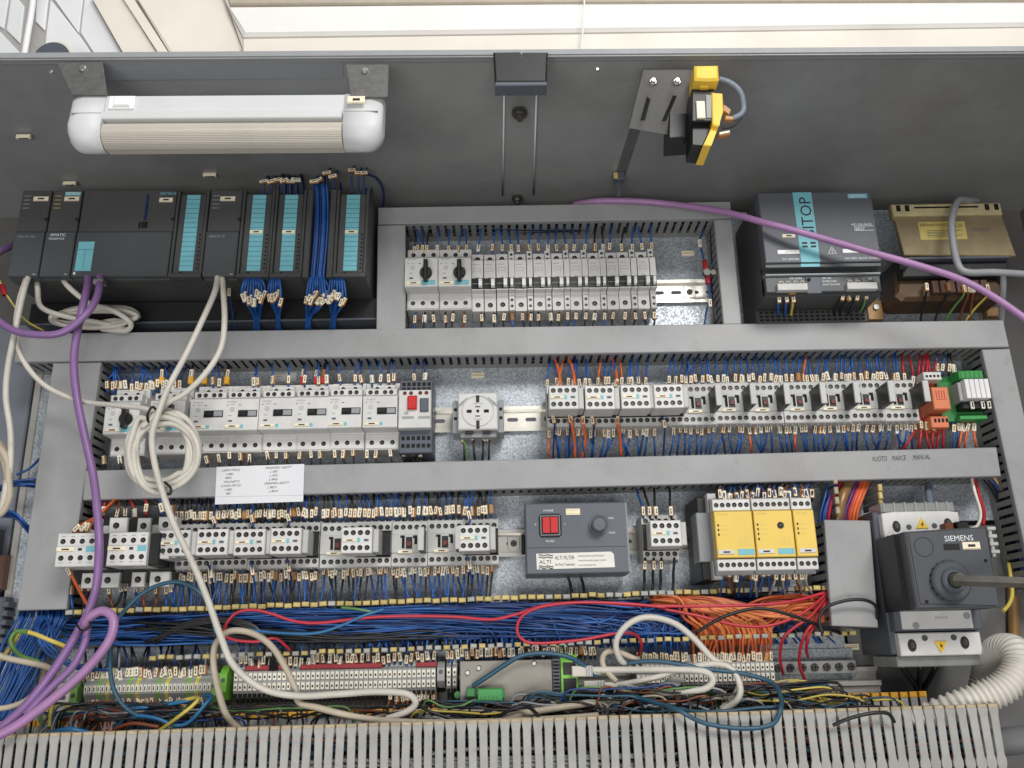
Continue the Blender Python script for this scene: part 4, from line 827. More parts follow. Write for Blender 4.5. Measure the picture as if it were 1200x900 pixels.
# ---------------------------------------------------------------- catch strap in the middle of the roof
o = thing('roof_catch', 'black rubber catch and steel channel in the middle of the roof', 'latch', P(611, 64, 345))
a = o.location
def bxpx(px, d0, d1): return [((P(u, v, d1).x-a.x)*1000, (P(u, v, d1).z-a.z)*1000) for u, v in px]
part('catch', None, lambda b: (b.poly(bxpx([(580, 97), (641, 97), (642, 61), (614, 61), (613, 66), (609, 66), (608, 60.5), (578, 61)], 0, 352), -12, 8, 2)), 'black', o)
part('catch_band', None, lambda b: b.poly(bxpx([(580, 101), (641, 100.5), (641, 96), (580, 96.5)], 0, 354), -8, 10, 1), 'dark_grey', o)
zc_ = RZ(0)-3
def chan(b):
    e = [PZ(591, 102, zc_)-a, PZ(629, 102, zc_)-a, PZ(625, 228, zc_)-a, PZ(589, 229, zc_)-a]
    for i0, i1 in ((0, 3), (1, 2)): b.tube([e[i0], e[i1]], .0013, 4, 1, mi=1)
    n = len(b.v); up = Vector((0, 0, .0015)); b.v += [tuple(q+up) for q in e]; b.face((n, n+1, n+2, n+3))
part('channel', None, chan, ('roof_paint', 'white_print'), o)
for u, v, r in ((609, 133, 9), (606, 233, 7)):
    q = part('bolt', ('rbolt', r), lambda b: (b.cyl(0, 0, -2, 0, r*1.1, 16), b.cyl(0, 0, 0, 6, r*.8, 6, c=1), b.cyl(0, 0, 6, 12, r*.45, 10)), 'screw', o)
    q.location = PZ(u, v, zc_-3)-a; q.rotation_euler = (math.radians(90-20), 0, 0)
# ---------------------------------------------------------------- door switch on its bracket
o = thing('door_switch', 'yellow and black door switch on a slotted bracket under the roof', 'switch', P(826, 100, 330))
a = o.location
def wp(px, d0, d1, c=1.0, m='black', name='body', mi=None):
    k = (P(600, 100, d1).y-a.y)*-1000
    def f(b):
        xz = [((P(u, v, d1).x-a.x)*1000, (P(u, v, d1).z-a.z)*1000) for u, v in px][::-1]
        b.poly(xz, k-(d1-d0), k, c)
    return part(name, None, f, m, o)
def bracket(b):
    e = [P(754, 82, 326)-a, P(812, 82, 326)-a, P(806, 162, 285)-a, P(737, 150, 285)-a]
    n = len(b.v); up = Vector((0, .002, .003)); b.v += [tuple(q) for q in e]+[tuple(q+up) for q in e]; b.face((n, n+1, n+2, n+3)); b.face((n+7, n+6, n+5, n+4)); b.ring(n, n+4, 4)
part('bracket', None, bracket, 'bracket_dark', o)
def slots(b):
    for (u0, v0, u1, v1) in ((762, 108, 753, 141), (791, 112, 778, 142)):
        e = [P(u0-2.5, v0, 311)-a, P(u0+2.5, v0, 311)-a, P(u1+2.5, v1, 296)-a, P(u1-2.5, v1, 296)-a]
        n = len(b.v); b.v += [tuple(q) for q in e]; b.face((n, n+1, n+2, n+3))
part('bracket_slots', None, slots, 'void', o)
for u, v in ((765, 97), (793, 97)):
    q = part('bracket_bolt', 'dbolt', lambda b: (b.cyl(0, 0, 0, 3, 4.2, 12, c=.6), b.cyl(0, 0, 3, 6, 3, 10, c=.6)), 'steel', o); q.location = P(u, v, 326)-a
wp([(785, 95), (811, 85), (812, 160), (784, 162)], 262, 300, 1, 'black', 'rear_block')
wp([(811, 104), (838, 104), (838, 142), (811, 142)], 285, 335, 1, 'black', 'switch_body')
wp([(811, 142), (837, 142), (824, 171), (811, 170)], 290, 326, 1, 'black', 'lower_body')
wp([(834, 108), (847, 109), (848, 130), (842, 148), (835, 146)], 300, 338, 1.2, 'switch_yellow', 'yellow_cover')
wp([(835, 148), (842, 149), (833, 171), (824, 170)], 292, 332, 1, 'switch_yellow', 'yellow_flap')
wp([(814, 76), (842, 75.5), (843, 93), (830, 94), (814, 93)], 318, 350, 2.5, 'switch_yellow', 'push_cap')
wp([(820, 94), (832, 94), (831, 102), (821, 102)], 318, 340, 1, 'switch_yellow', 'plunger')
wp([(816, 118), (826, 118), (827, 138), (817, 138)], 330, 338, .6, 'cream', 'name_plate')
wp([(827, 111), (834, 111), (834, 138), (828, 138)], 330, 336.5, .5, 'device_grey', 'contact_block')
for px in ([(848, 122), (857, 128), (855, 134), (847, 129)], [(850, 135), (860, 136), (860, 140), (850, 140)], [(842, 156), (855, 153), (856, 157), (843, 160)]): wp(px, 316, 322, .8, 'sleeve', 'marker_sleeve')
wp([(843, 155), (855, 152.5), (855.5, 154.5), (843.5, 157.5)], 320, 324, .4, 'cream', 'marker_face')
cable('switch_lead', 'braided grey lead curving out of the door switch', 'cable', [(842, 93, 325), (856, 97, 325), (867, 108, 322), (872, 124, 318), (868, 134, 316), (858, 140, 316)], 3.4, 'braid', 10)
cable('switch_lead', 'thin black lead below the door switch', 'cable', [(846, 150, 312), (858, 148, 314), (868, 138, 316), (872, 128, 318)], 1.4, 'wire_black', 6)
o = thing('roof_strap', 'thin dark strap with beige clip hanging behind the door switch', 'strap', PZ(745, 152, zc_))
a = o.location
def strp(b):
    e = [PZ(738, 151, zc_+1)-a, PZ(751, 151, zc_+1)-a, PZ(733, 205, zc_+1)-a, PZ(721, 205, zc_+1)-a]
    n = len(b.v); up = Vector((0, 0, .002)); b.v += [tuple(q) for q in e]+[tuple(q+up) for q in e]; b.face((n, n+1, n+2, n+3)); b.ring(n, n+4, 4); b.face((n+7, n+6, n+5, n+4))
part('band', None, strp, 'bracket_dark', o)
q = part('clip', None, lambda b: (b.box(-7, 8, -5, 7, 0, 9, 1), b.box(-7, -1, -4, 5, 9, 10, .3, 1)), ('dark_grey', 'gold_label'), o); q.location = PZ(724, 210, zc_-6)-a
q = part('tail', None, lambda b: b.box(-3, 3, -22, 0, 0, 4, .6), 'dark_grey', o); q.location = PZ(724, 214, zc_-8)-a
# ================================================================ terminals at the bottom
def px_x(u, v, d): return P(u, v, d).x*1000
def zpx(u, v, d): return (P(u, v, d).z-ZC)*1000
def terminal(x, z, label, group, kind, col):
    o = thing('terminal_block', label, 'terminal', L(x, z, 4), group)
    hw = 2.75
    if kind == 'left':
        part('body', 'tl', lambda b: b.prof([(0, -24), (30, -24), (38, -13), (44, -6), (44, 6), (38, 10), (32, 24), (0, 24)], -hw, hw), col, o)
        part('tag', 'tlt', lambda b: (b.box(-1.9, 1.9, -4.2, 4.2, 44, 45.4, .4), b.box(-.6, .7, -2.4, 2.4, 45.4, 45.6, 0, 1)), ('marker_white', 'ink'), o)
        part('clamp_wells', 'tlw', lambda b: (b.cyl(0, 14, 33, 37.4, 1.9, 8), b.cyl(0, -15, 30, 38.3, 1.9, 8)), 'dark_grey', o, stuff=True)
    else:
        part('body', 'tm', lambda b: b.prof([(0, -28), (24, -28), (30, -18), (38, -16), (42, -10), (44, 14), (36, 17), (34, 24), (0, 24)], -hw, hw), col, o)
        for z_ in (8, -3.5): part('tag', 'tmt', lambda b: (b.box(-2.2, 2.2, -4.4, 4.4, 0, 1.5, .4), b.box(-1, 1, -1.6, 1.0, 1.5, 1.7, 0, 1)), ('marker_white', 'ink'), o, (0, 43.4, z_))
        part('clamp_wells', 'tmw', lambda b: (b.box(-1.8, 1.8, -15.4, -11, 41, 43), b.cyl(0, -20.5, 28, 36.4, 2.0, 10)), 'void', o, stuff=True)
    return o
xa, xb = px_x(102, 808, 45), px_x(246, 802, 45); za = zpx(175, 806.5, 48); n = 30
for i in range(n):
    c = 'terminal_green' if i % 7 == 3 else ('terminal_yellow' if i % 7 == 5 else 'terminal_grey')
    terminal(xa+(xb-xa)*i/(n-1), za, nth(i+1)+' '+{'terminal_green': 'green', 'terminal_yellow': 'yellow', 'terminal_grey': 'grey'}[c]+' terminal from the left in the left bottom strip' if 0 else nth(i+1)+' narrow terminal from the left in the left bottom strip', 'terminals of the left strip', 'left', c)
xa, xb = px_x(277, 800, 45), px_x(508, 795, 45); zm = zpx(390, 799.5, 46); n = 42
for i in range(n):
    terminal(xa+(xb-xa)*i/(n-1), zm, nth(i+1)+' terminal from the left in the middle strip with double white tags', 'terminals of the middle strip', 'mid', 'terminal_grey')
for j, (u0, u1, lb) in enumerate([(288, 332, 'red cover strip at the left end of the middle terminal strip'), (352, 448, 'long red cover strip on the middle terminal strip'), (488, 512, 'short red cover strip at the right end of the middle terminal strip')]):
    x0, x1 = px_x(u0, 787, 45), px_x(u1, 786, 45)
    o = thing('red_strip', lb, 'cover strip', L(x0, zm+18.5, 0)); part('strip', None, lambda b: b.box(0, x1-x0, -3, 2.6, 36, 47, .6), 'dark_red', o)
for u, v, h, lb, c in [(263, 800, 40, 'green end bracket left of the middle terminal strip', 'lime'), (517, 790, 30, 'grey end bracket right of the middle terminal strip', 'terminal_grey'), (253, 806, 34, 'green earth terminal right of the left strip', 'terminal_green'), (88, 818, 44, 'yellow green earth clamp at the left strip end', 'terminal_green')]:
    o = thing('end_bracket', lb, 'bracket', L(px_x(u, v, 40), zpx(u, v, 40), 4))
    part('clamp', None, lambda b: (b.prof([(0, -h/2), (34, -h/2), (42, -h/4), (42, h/4), (30, h/2), (0, h/2)], -4.5, 4.5), b.cyl(0, 3, 40, 43, 2.6, 10, mi=1)), (c, 'screw'), o)
xa, xb = px_x(748, 792, 45), px_x(904, 784, 45); zr = zpx(826, 791, 46); n = 29
for i in range(n):
    terminal(xa+(xb-xa)*i/(n-1), zr, nth(i+1)+' terminal from the left in the right strip under the white cables', 'terminals of the right strip', 'mid', 'terminal_grey')
for u in (526, 533): terminal(px_x(u, 790, 45), zm+1, ('left' if u < 530 else 'right')+' of two white tagged terminals beside the metal gateway box', 'terminals beside the gateway', 'mid', 'terminal_grey')
# gateway
p0 = P(539, 775, 82); p1 = P(648, 823, 82); w = (p1.x-p0.x)*1000; h = (p0.z-p1.z)*1000
o = thing('gateway_box', 'brushed metal network box with bright green end panel', 'network device', Vector((p0.x, -.007, p1.z)))
part('case', None, lambda b: b.box(0, w, 0, h, 0, 75, .6), 'gateway_metal', o)
part('end_frame', None, lambda b: b.box(w+.4, w+10, 1, h+1, 0, 74, .8), 'dark_grey', o)
part('end_vents', None, lambda b: [b.box(w+1.5, w+8.5, 4+i*4, 6+i*4, 74, 74.4) for i in range(12)], 'void', o, stuff=True)
part('green_panel', None, lambda b: b.prof([(0, -1), (60, -1), (76, 8), (76, h-2), (66, h+5), (0, h+5)], w+10.4, w+30), 'lime', o)
part('socket_opening', None, lambda b: (b.box(w+13, w+28, 8, 26, 76, 76.5), b.box(w+13, w+28, 30, 44, 76, 76.5)), 'black', o)
part('case_screws', None, lambda b: [(b.cyl(x, z, 75, 78, 3, 12, c=.8)) for x, z in ((9, h-13), (22, h-8), (87, h-4))], 'steel', o, stuff=True)
part('plug_block', None, lambda b: (b.box(21, 50, 3, 17, 75, 92, 1), [b.box(24+i*4.5, 26.5+i*4.5, 4, 9, 92, 92.4, 0, 1) for i in range(5)], b.box(46, 52, 6, 15, 75, 88, 1)), ('green', 'pcb_green'), o)
part('small_plug', None, lambda b: (b.box(8, 18, 8, 18, 75, 86, 1), b.cyl(-3, 10, 60, 72, 4, 12)), 'pcb_green', o)
for u, v, dd, lb in [(684, 786.5, 88, 'upper white network plug at the gateway'), (698, 804, 92, 'lower white network plug at the gateway')]:
    o = thing('network_plug', lb, 'plug', P(u, v, dd))
    part('shell', 'nplug', lambda b: (b.box(-14, 10, -6, 6, -8, 6, 1), [b.box(2+i*3, 3.6+i*3, -5.5, 5.5, 6, 6.4, 0, 1) for i in range(3)], b.box(10, 20, -4, 4, -6, 4, 1)), ('cable_white', 'grey_print'), o)
# earth bar
p0 = P(905, 783, 20); p1 = P(1003, 776, 20)
o = thing('earth_bar', 'flat steel earth bar with a row of screws', 'busbar', p0)
w = (p1.x-p0.x)*1000
part('bar', None, lambda b: b.box(0, w, -8, 8, -4, 0, .6), 'steel', o)
part('mount', None, lambda b: b.box(-6, w+4, -22, 22, -19, -17, .3), 'plate', o)
for i in range(7): part('bar_screw', 'ebs', lambda b: (b.cyl(0, 0, 0, 3.5, 4.8, 14, c=.8), b.box(-3.4, 3.4, -.6, .6, 3.5, 3.8, 0, 1), b.box(-.6, .6, -3.4, 3.4, 3.5, 3.81, 0, 1)), ('screw', 'void'), o, (7+i*(w-14)/6, 0, 0))
o = thing('steel_ledge', 'bright steel ledge right of the bottom terminal strips', 'rail', P(914, 799, 40))
part('ledge', None, lambda b: (b.box(0, 124, -7, 0, -30, 0, 1), b.box(0, 124, -16, -7, -30, -6, .6)), 'rail', o)
# ================================================================ wires with marker sleeves
def marker(b):
    b.box(-2.3, 2.3, -5.6, 5.6, -1.8, 1.6, .4, 0); b.box(-1.9, 1.9, -5.0, 5.0, 1.6, 2.1, .2, 1)
    b.box(-.75, .75, -3.0, -.4, 2.1, 2.25, 0, 2); b.box(-.7, .65, .3, 2.9, 2.1, 2.25, 0, 2)
COLN = {'wire_blue': 'blue', 'wire_navy': 'dark blue', 'wire_black': 'black', 'wire_orange': 'orange', 'wire_red': 'red', 'wire_pink': 'pink', 'wire_grey': 'grey', 'wire_brown': 'brown', 'wire_yellow': 'yellow', 'wire_white': 'white', 'wire_green': 'green yellow'}
def wire(pts, m, label, group, mk=None, r=1.35, fer=None, n=6, seg=5):
    """one wire (world points); mk = [(fraction index, direction)] marker sleeves on it"""
    o0 = pts[0].copy(); mb = MB(); mb.tube([p-o0 for p in pts], r*.001, n, seg)
    o = bpy.data.objects.new(COLN.get(m, 'blue').replace(' ', '_')+'_wire', mb.mesh('wire', (m,))); COL.objects.link(o); o.location = o0
    tag(o, label, 'wire', group)
    if mk is not None:
        a, b_ = mk; t = (b_-a); ang = math.atan2(t.x, t.z)
        w = random.random()*.98
        q = part('marker_sleeve', 'mk', marker, ('sleeve' if w < .75 else 'cream', 'cream' if w < .8 else 'marker_white', 'sepia') if w < .96 else ('sleeve', 'sleeve', 'sleeve'), o)
        q.location = a.lerp(b_, .5)-o0+Vector((0, -.0006, 0)); q.rotation_euler = (random.uniform(-.15, .15), ang+random.uniform(-.07, .07), random.uniform(-.6, .6)); q.scale = (random.uniform(.98, 1.12), 1, random.uniform(.95, 1.12))
    if fer:
        q = part('ferrule', ('fer', fer), lambda b: b.cyl(0, 0, -5, 5, 2.6, 10), fer, o); q.location = (0, 0, .002); q.rotation_euler = (math.pi/2, 0, 0)
    return o
def pick(tab):
    x = random.random()*sum(w for _, w in tab)
    for k, w in tab:
        x -= w
        if x <= 0: return k
    return tab[-1][0]
def lerpv(l, u): return l[0][1]+(l[1][1]-l[0][1])*(u-l[0][0])/(l[1][0]-l[0][0])
def bank(us, dev, duct_, dd, de, tab, where, group, up=True, mklen=11, r=1.35, lean=5.0, jit=2.0, stub=0.0):
    """wires from terminals (line dev at depth dd) to a duct (line duct_ at depth de)"""
    us = sorted(us)
    for i, u in enumerate(us):
        c = pick(tab); v0 = lerpv(dev, u)+random.uniform(-jit, jit)*.5; v1 = lerpv(duct_, u)
        s = -1 if up else 1
        l1 = random.uniform(-1, 1)*lean*(1.2 if random.random() < .85 else 2.8); l0 = random.uniform(-1.3, 1.3)
        ml = mklen*random.uniform(.92, 1.05)
        a = P(u, v0, dd); b_ = P(u+l0, v0+s*ml, dd+random.uniform(-2, 4)); 
        m_ = P(u+l0*1.4+l1*.35, v0+s*ml+(v1-v0-s*ml)*.45, (dd+de)/2+8+random.uniform(-2, 5)); e = P(u+l1, v1, de)
        t0 = P(u, v0-s*4, dd-4)
        wire([t0, a, b_, m_, e], c, nth(i+1)+' wire from the left '+where+', '+COLN[c], group, (P(u, v0+s*1.0, dd), b_), r)
def spread(u0, u1, n, j=1.2): return [u0+(u1-u0)*(i+.5)/n+random.uniform(-j, j) for i in range(n)]
BL = [('wire_blue', 1)]; DK = [('wire_black', 1)]
# top bay
bank([485, 489.5, 495, 500, 512, 527, 537, 546, 560, 577, 588, 599, 608, 620, 630, 642, 652, 664, 672, 685, 697, 707, 714, 729, 741, 753, 763], [(475, 297.5), (775, 294.5)], [(475, 263), (775, 258)], 42, 30, [('wire_blue', 3), ('wire_black', 1)], 'entering the top breakers from above', 'wires above the top bay breakers', True, 9)
bank([487, 498, 508, 522, 531, 544, 564, 579, 591, 600, 613, 622, 631, 645, 655, 665, 675, 687, 697, 708, 718, 733, 744, 755, 766], [(475, 368.5), (775, 365.5)], [(475, 396), (775, 392)], 40, 24, [('wire_black', 4), ('wire_blue', 1), ('wire_brown', 1)], 'leaving the top breakers below', 'wires below the top bay breakers', False, 10, jit=3)
# red fuse holder wire
f0 = [P(826, 268, 28), P(822, 276, 32), P(820, 283, 40), P(825, 305, 46), P(828, 318, 48), P(830, 335, 46), P(832, 350, 42), P(828, 364, 34), P(824, 392, 26)]
o = wire(f0, 'wire_blue', 'blue wire with red fuse sleeves at the right of the top bay', None)
for a, b_ in ((3, 4), (4, 5)):
    t = f0[b_]-f0[a]; q = part('red_sleeve', 'rsl', lambda b: b.cyl(0, 0, -8, 8, 3.6, 12), 'wire_red', o); q.location = f0[a].lerp(f0[b_], .5)-f0[0]; q.rotation_euler = (math.pi/2, math.atan2(t.x, t.z), 0)
for k, v in ((0, 285), (1, 355)):
    q = part('marker_sleeve', 'mk', marker, ('cream', 'cream', 'ink'), o); q.location = P(820 if k == 0 else 832, v, 46)-f0[0]
q = part('fuse_joint', None, lambda b: (b.cyl(0, 0, -3, 4, 5, 14), b.cyl(9, 0, -2, 3, 4, 12)), 'screw', o); q.location = P(828, 320, 50)-f0[0]
# middle bay, left
bank(spread(124, 215, 17, 2), [(120, 459), (500, 450)], [(120, 428), (500, 420)], 44, 30, [('wire_blue', 4), ('wire_navy', 1)], 'above the coil-side motor breakers', 'wires above the left motor breakers', True, 11, lean=8, jit=5)
bank([250, 257, 297, 303, 320, 338, 357, 374, 383, 399, 416, 424, 436, 446, 456, 462, 486, 498], [(240, 454), (500, 447)], [(240, 424), (500, 416)], 48, 30, [('wire_blue', 3), ('wire_navy', 1)], 'above the rocker motor breakers', 'wires above the rocker motor breakers', True, 11, lean=4, jit=3)
for u, c in ((224, 'tip_dirty'), (240, 'tip_dirty'), (266, 'tip_dirty'), (355, 'wire_red'), (371, 'wire_red'), (379, 'wire_red'), (190, 'tip_dirty')):
    o = wire([P(u, 452, 30), P(u, 444, 36), P(u+1, 436, 38), P(u+2, 424, 30)], 'wire_black', 'black wire with '+('yellow' if c[0] == 't' else 'red')+' ferrule '+{224: 'left of the first rocker breaker', 240: 'over the first rocker breaker', 266: 'between first and second rocker breakers', 355: 'over the fourth rocker breaker, left one', 371: 'over the fourth rocker breaker, middle one', 379: 'over the fourth rocker breaker, right one', 190: 'over the second rotary breaker'}[u], 'wires with large ferrules', (P(u, 443, 42), P(u+1, 433, 42)), 1.6)
    q = part('ferrule', ('bf', c), lambda b: b.box(-3.4, 3.4, -5, 5, -3, 3, .8), c, o); q.location = P(u, 446, 44)-o.location
bank([122, 140, 150, 162, 242, 256, 269, 282, 292, 313, 324, 335, 352, 364, 375, 392, 403, 414, 430, 441, 457, 473, 484, 489, 493], [(120, 535), (500, 523)], [(120, 566), (500, 553)], 42, 22, [('wire_black', 1)], 'below the left motor breakers', 'wires below the left motor breakers', False, 11, jit=4)
# socket
bank([545, 556, 566, 574], [(540, 512), (580, 511)], [(540, 548), (580, 547)], 34, 22, DK, 'under the socket outlet', 'wires under the socket', False, 2, r=1.5, lean=3)
wire([P(541, 510, 34), P(545, 520, 38), P(546, 535, 30), P(546, 550, 22)], 'wire_green', 'green yellow earth wire under the socket outlet', None)
# middle bay, right
BO = [('wire_blue', 12), ('wire_orange', 1), ('wire_navy', 1)]
bank(spread(640, 760, 17, 2), [(640, 455), (1075, 447)], [(640, 420), (1075, 410)], 46, 28, BO, 'above the four auxiliary block contactors', 'wires above the middle bay contactors', True, 11, lean=5, jit=3)
bank(spread(782, 1055, 44, 2), [(640, 453), (1075, 446)], [(640, 420), (1075, 410)], 46, 28, BO, 'above the open-front contactors', 'wires above the open-front contactors', True, 10, lean=5, jit=3)
bank(spread(640, 770, 19, 2), [(640, 502), (1075, 496)], [(640, 540), (1075, 528)], 42, 22, BO, 'below the four auxiliary block contactors', 'wires below the auxiliary block contactors', False, 11, lean=5, jit=4)
bank(spread(786, 1072, 42, 2.5), [(640, 501), (1075, 495)], [(640, 540), (1075, 528)], 42, 22, BO, 'below the open-front contactors', 'wires below the open-front contactors', False, 11, lean=5, jit=4)
for k, (us, up) in enumerate([((651, 668, 718), True), ((670, 683, 724), False)]):
    for u in us:
        pts = [P(u+3, 458 if u < 700 else 452, 60), P(u+5, 446, 62), P(u+3, 432, 46), P(u-3 if u != 683 else u+3, 415, 28)] if up else [P(u, 489, 64), P(u, 497, 66), P(u+3, 515, 48), P(u+(4 if u != 683 else -2), 540, 26)]
        wire(pts, 'wire_orange', 'thick orange wire '+('above' if up else 'below')+' the '+{651: 'first', 668: 'second', 718: 'third', 670: 'first', 683: 'second', 724: 'third'}[u]+' auxiliary block contactor', 'thick orange wires', (pts[0], pts[1]), 2.1)
for u, v in ((648, 492), (666, 491), (694, 493), (777, 497)):
    wire([P(u-4, 483, 62), P(u, v-5, 66), P(u+2, v+5, 66), P(u+1, v+24, 46), P(u, 540, 26)], 'wire_navy', 'dark blue wire from the auxiliary block near '+{648: 'the leftmost orange wire', 666: 'the first contactor edge', 694: 'the second contactor', 777: 'the fourth contactor'}[u], 'auxiliary block wires', (P(u, v-5, 66), P(u+2, v+5, 66)), 1.3)
RD = [('wire_red', 1)]
bank([1060, 1069, 1077, 1081, 1086, 1090, 1095], [(1055, 452), (1100, 449)], [(1055, 415), (1100, 412)], 44, 28, RD, 'above the orange relay', 'red wires above the orange relay', True, 10, r=1.6, lean=5, jit=8)
bank([1098, 1104, 1112, 1118], [(1095, 437), (1120, 436)], [(1095, 412), (1120, 411)], 44, 28, [('wire_black', 1), ('wire_blue', 1)], 'above the green circuit module', 'wires above the green module', True, 9, jit=3)
bank([1071, 1078, 1084, 1094, 1101, 1107], [(1065, 495), (1110, 494)], [(1065, 536), (1110, 534)], 46, 24, RD, 'below the orange relay', 'red wires below the orange relay', False, 11, r=1.7, lean=8, jit=8)
bank([1117, 1122], [(1110, 497), (1145, 495)], [(1110, 536), (1145, 534)], 46, 24, BL, 'below the green module, left pair', 'blue wires below the green module', False, 10)
bank([1128, 1134, 1141], [(1110, 497), (1145, 495)], [(1110, 536), (1145, 534)], 46, 24, [('wire_orange', 1)], 'below the green module, right trio', 'orange wires below the green module', False, 10, r=1.6)
# lower bay
KB = [('wire_black', 3), ('wire_blue', 2), ('wire_navy', 1)]
bank(spread(206, 372, 34, 1.2), [(200, 611), (590, 601)], [(200, 580), (590, 568)], 44, 28, KB, 'above the left lower contactors', 'wires above the left lower contactors', True, 11, lean=4, jit=3)
bank(spread(376, 578, 38, 1.5), [(200, 612), (590, 603)], [(200, 580), (590, 568)], 46, 28, KB, 'above the right lower contactors', 'wires above the right lower contactors', True, 11, lean=4, jit=3)
bank(spread(204, 372, 34, 1.2), [(200, 671), (590, 664)], [(200, 728), (590, 714)], 42, 46, KB, 'below the left lower contactors', 'wires below the left lower contactors', False, 12, lean=7, jit=5)
bank(spread(376, 580, 36, 2), [(200, 668), (590, 661)], [(200, 728), (590, 714)], 42, 46, KB, 'below the right lower contactors', 'wires below the right lower contactors', False, 12, lean=7, jit=5)
for i, (u, v) in enumerate([(252, 614), (297, 612), (339, 611), (551, 608), (246, 668), (295, 665), (338, 661), (549, 658)]):
    up = i < 4; s = -1 if up else 1
    wire([P(u-2, v-s*6, 70), P(u, v-s*2, 74), P(u+2*s, v+s*9, 66), P(u+4, v+s*28, 46), P(u+5, v+s*(44 if up else 56), 32 if up else 46)], 'wire_blue' if i % 2 else 'wire_navy', ('upper' if up else 'lower')+' auxiliary lead of the '+['second', 'third', 'fourth', 'rightmost'][i % 4]+' lower row auxiliary block', 'auxiliary leads of the lower row', (P(u, v-s*1, 74), P(u+2*s, v+s*9, 68)))
bank([121, 138, 147, 158, 171, 190, 202], [(100, 606), (210, 604)], [(100, 582), (210, 578)], 52, 34, [('wire_blue', 2), ('wire_red', 1), ('wire_black', 1), ('wire_brown', 1)], 'above the two large contactors', 'wires above the large contactors', True, 11, r=1.7, lean=7, jit=8)
bank([84, 96, 106, 128, 142, 148, 158, 168, 184, 194, 200], [(80, 686), (210, 683)], [(80, 722), (210, 717)], 52, 46, [('wire_blue', 2), ('wire_brown', 1), ('wire_black', 1)], 'below the two large contactors', 'wires below the large contactors', False, 11, r=1.6, lean=7, jit=10)
for i, (u0, v0, u1, v1, u2, v2) in enumerate([(86, 624, 95, 615, 118, 602), (93, 624, 104, 612, 126, 596), (100, 624, 108, 612, 134, 586)]):
    wire([P(u0, v0, 84), P(u0+3, v0-4, 88), P(u1, v1, 84), P(u2, v2, 60), P(u2+14, v2-14, 34)], 'wire_orange', ['lower', 'middle', 'upper'][i]+' orange wire rising from the leftmost auxiliary block', 'orange wires at the leftmost block', (P(u0, v0-1, 90), P(u1, v1, 88)), 1.7)
wire([P(80, 664, 84), P(84, 674, 88), P(92, 690, 76), P(102, 708, 60), P(108, 716, 50)], 'wire_orange', 'orange wire dropping below the leftmost auxiliary block', None, (P(80, 665, 88), P(83, 674, 90)), 2.0)
for u in (670, 685): wire([P(u-6, 672, 30), P(u-3, 680, 30), P(u, 694, 34), P(u+2, 712, 44)], 'wire_black', ('left' if u < 680 else 'right')+' black lead under the filter control box', 'leads under the filter box', None, 1.9)
for i, u in enumerate((754, 762, 769, 787)):
    wire([P(u, 608, 60), P(u-1, 602, 62), P(u-2, 592, 58), P(u-6 if i < 2 else u-2, 580, 44), P(u-10 if i < 2 else u-3, 566, 28)], 'wire_blue' if i == 0 else 'wire_black', nth(i+1)+' wire from the left above the lone small contactor', 'wires above the lone contactor', (P(u, 604, 64), P(u-1, 594, 62)), 1.5)
for i, u in enumerate((756, 766, 775, 790)):
    wire([P(u, 654, 60), P(u, 660, 62), P(u-1, 672, 56), P(u-1, 684, 48), P(u-3, 702, 46)], 'wire_black', nth(i+1)+' wire from the left below the lone small contactor', 'wires below the lone contactor', (P(u, 657, 64), P(u-.5, 668, 60)) if i < 3 else None, 1.7)
# yellow relays
bank(spread(840, 955, 18, 1.5), [(838, 586), (960, 583)], [(838, 567), (960, 563)], 96, 22, [('wire_blue', 3), ('wire_brown', 1), ('wire_black', 1)], 'above the yellow relays', 'wires above the yellow relays', True, 9, lean=8, jit=6)
bank(spread(845, 950, 14, 2.5), [(840, 668), (960, 666)], [(840, 702), (960, 699)], 92, 52, [('wire_blue', 2), ('wire_brown', 1), ('wire_black', 1), ('wire_grey', 1)], 'below the yellow relays', 'wires below the yellow relays', False, 10, lean=9, jit=8)
# small marker row on the duct wall between relays and cover
dw = thing('side_comb', 'slotted duct wall with beige tips beside the yellow relays', 'cable duct', P(966, 610, 4))
for i in range(11):
    t = part('comb_finger', 'scf', lambda b: b.box(-1.4, 1.4, -4, 4, 0, 52, .5), 'duct_wall', dw); t.location = P(962+i*.9, 572+i*11.2, 4)-dw.location
    if i < 4: part('finger_tip', 'sct', lambda b: b.box(-2.6, 2.6, -4.4, 4.4, 52, 56, 1), 'tip_tan', t)
for i in range(5):
    t = part('comb_finger', 'scf', lambda b: b.box(-1.4, 1.4, -4, 4, 0, 52, .5), 'duct_wall', dw); t.location = P(1012+i*.4, 580+i*9, 10)-dw.location
    part('finger_tip', 'sct', lambda b: b.box(-2.6, 2.6, -4.4, 4.4, 52, 56, 1), 'tip_yellow', t)
for i, (u, m, r) in enumerate([(964, 'wire_blue', 1.6), (970, 'wire_purple', 1.8), (974, 'wire_pink', 2.0), (993, 'wire_purple', 1.6), (997, 'wire_red', 2.0), (1003, 'wire_orange', 2.2), (1007, 'wire_orange', 2.0), (999, 'wire_orange', 2.0), (968, 'wire_blue', 1.4)]):
    k = 10 if i > 2 else 4
    cable('bundle_wire', nth(i+1)+' coloured wire of the upright bundle above the short duct, '+m[5:], 'wire', [(u-4, 622, 40), (u-2, 600, 44), (u+2+k*.3, 580, 44), (u+k+(8 if i in (1, 2) else 2), 562, 34), (u+k*1.8, 545, 24)], r, m, 8, group='upright bundle wires')
cable('bundle_sleeve', 'thick brown sleeve in the upright bundle above the short duct', 'cable', [(980, 624, 40), (983, 600, 44), (988, 580, 44), (998, 560, 30), (1006, 545, 20)], 7, 'varnish', 12)
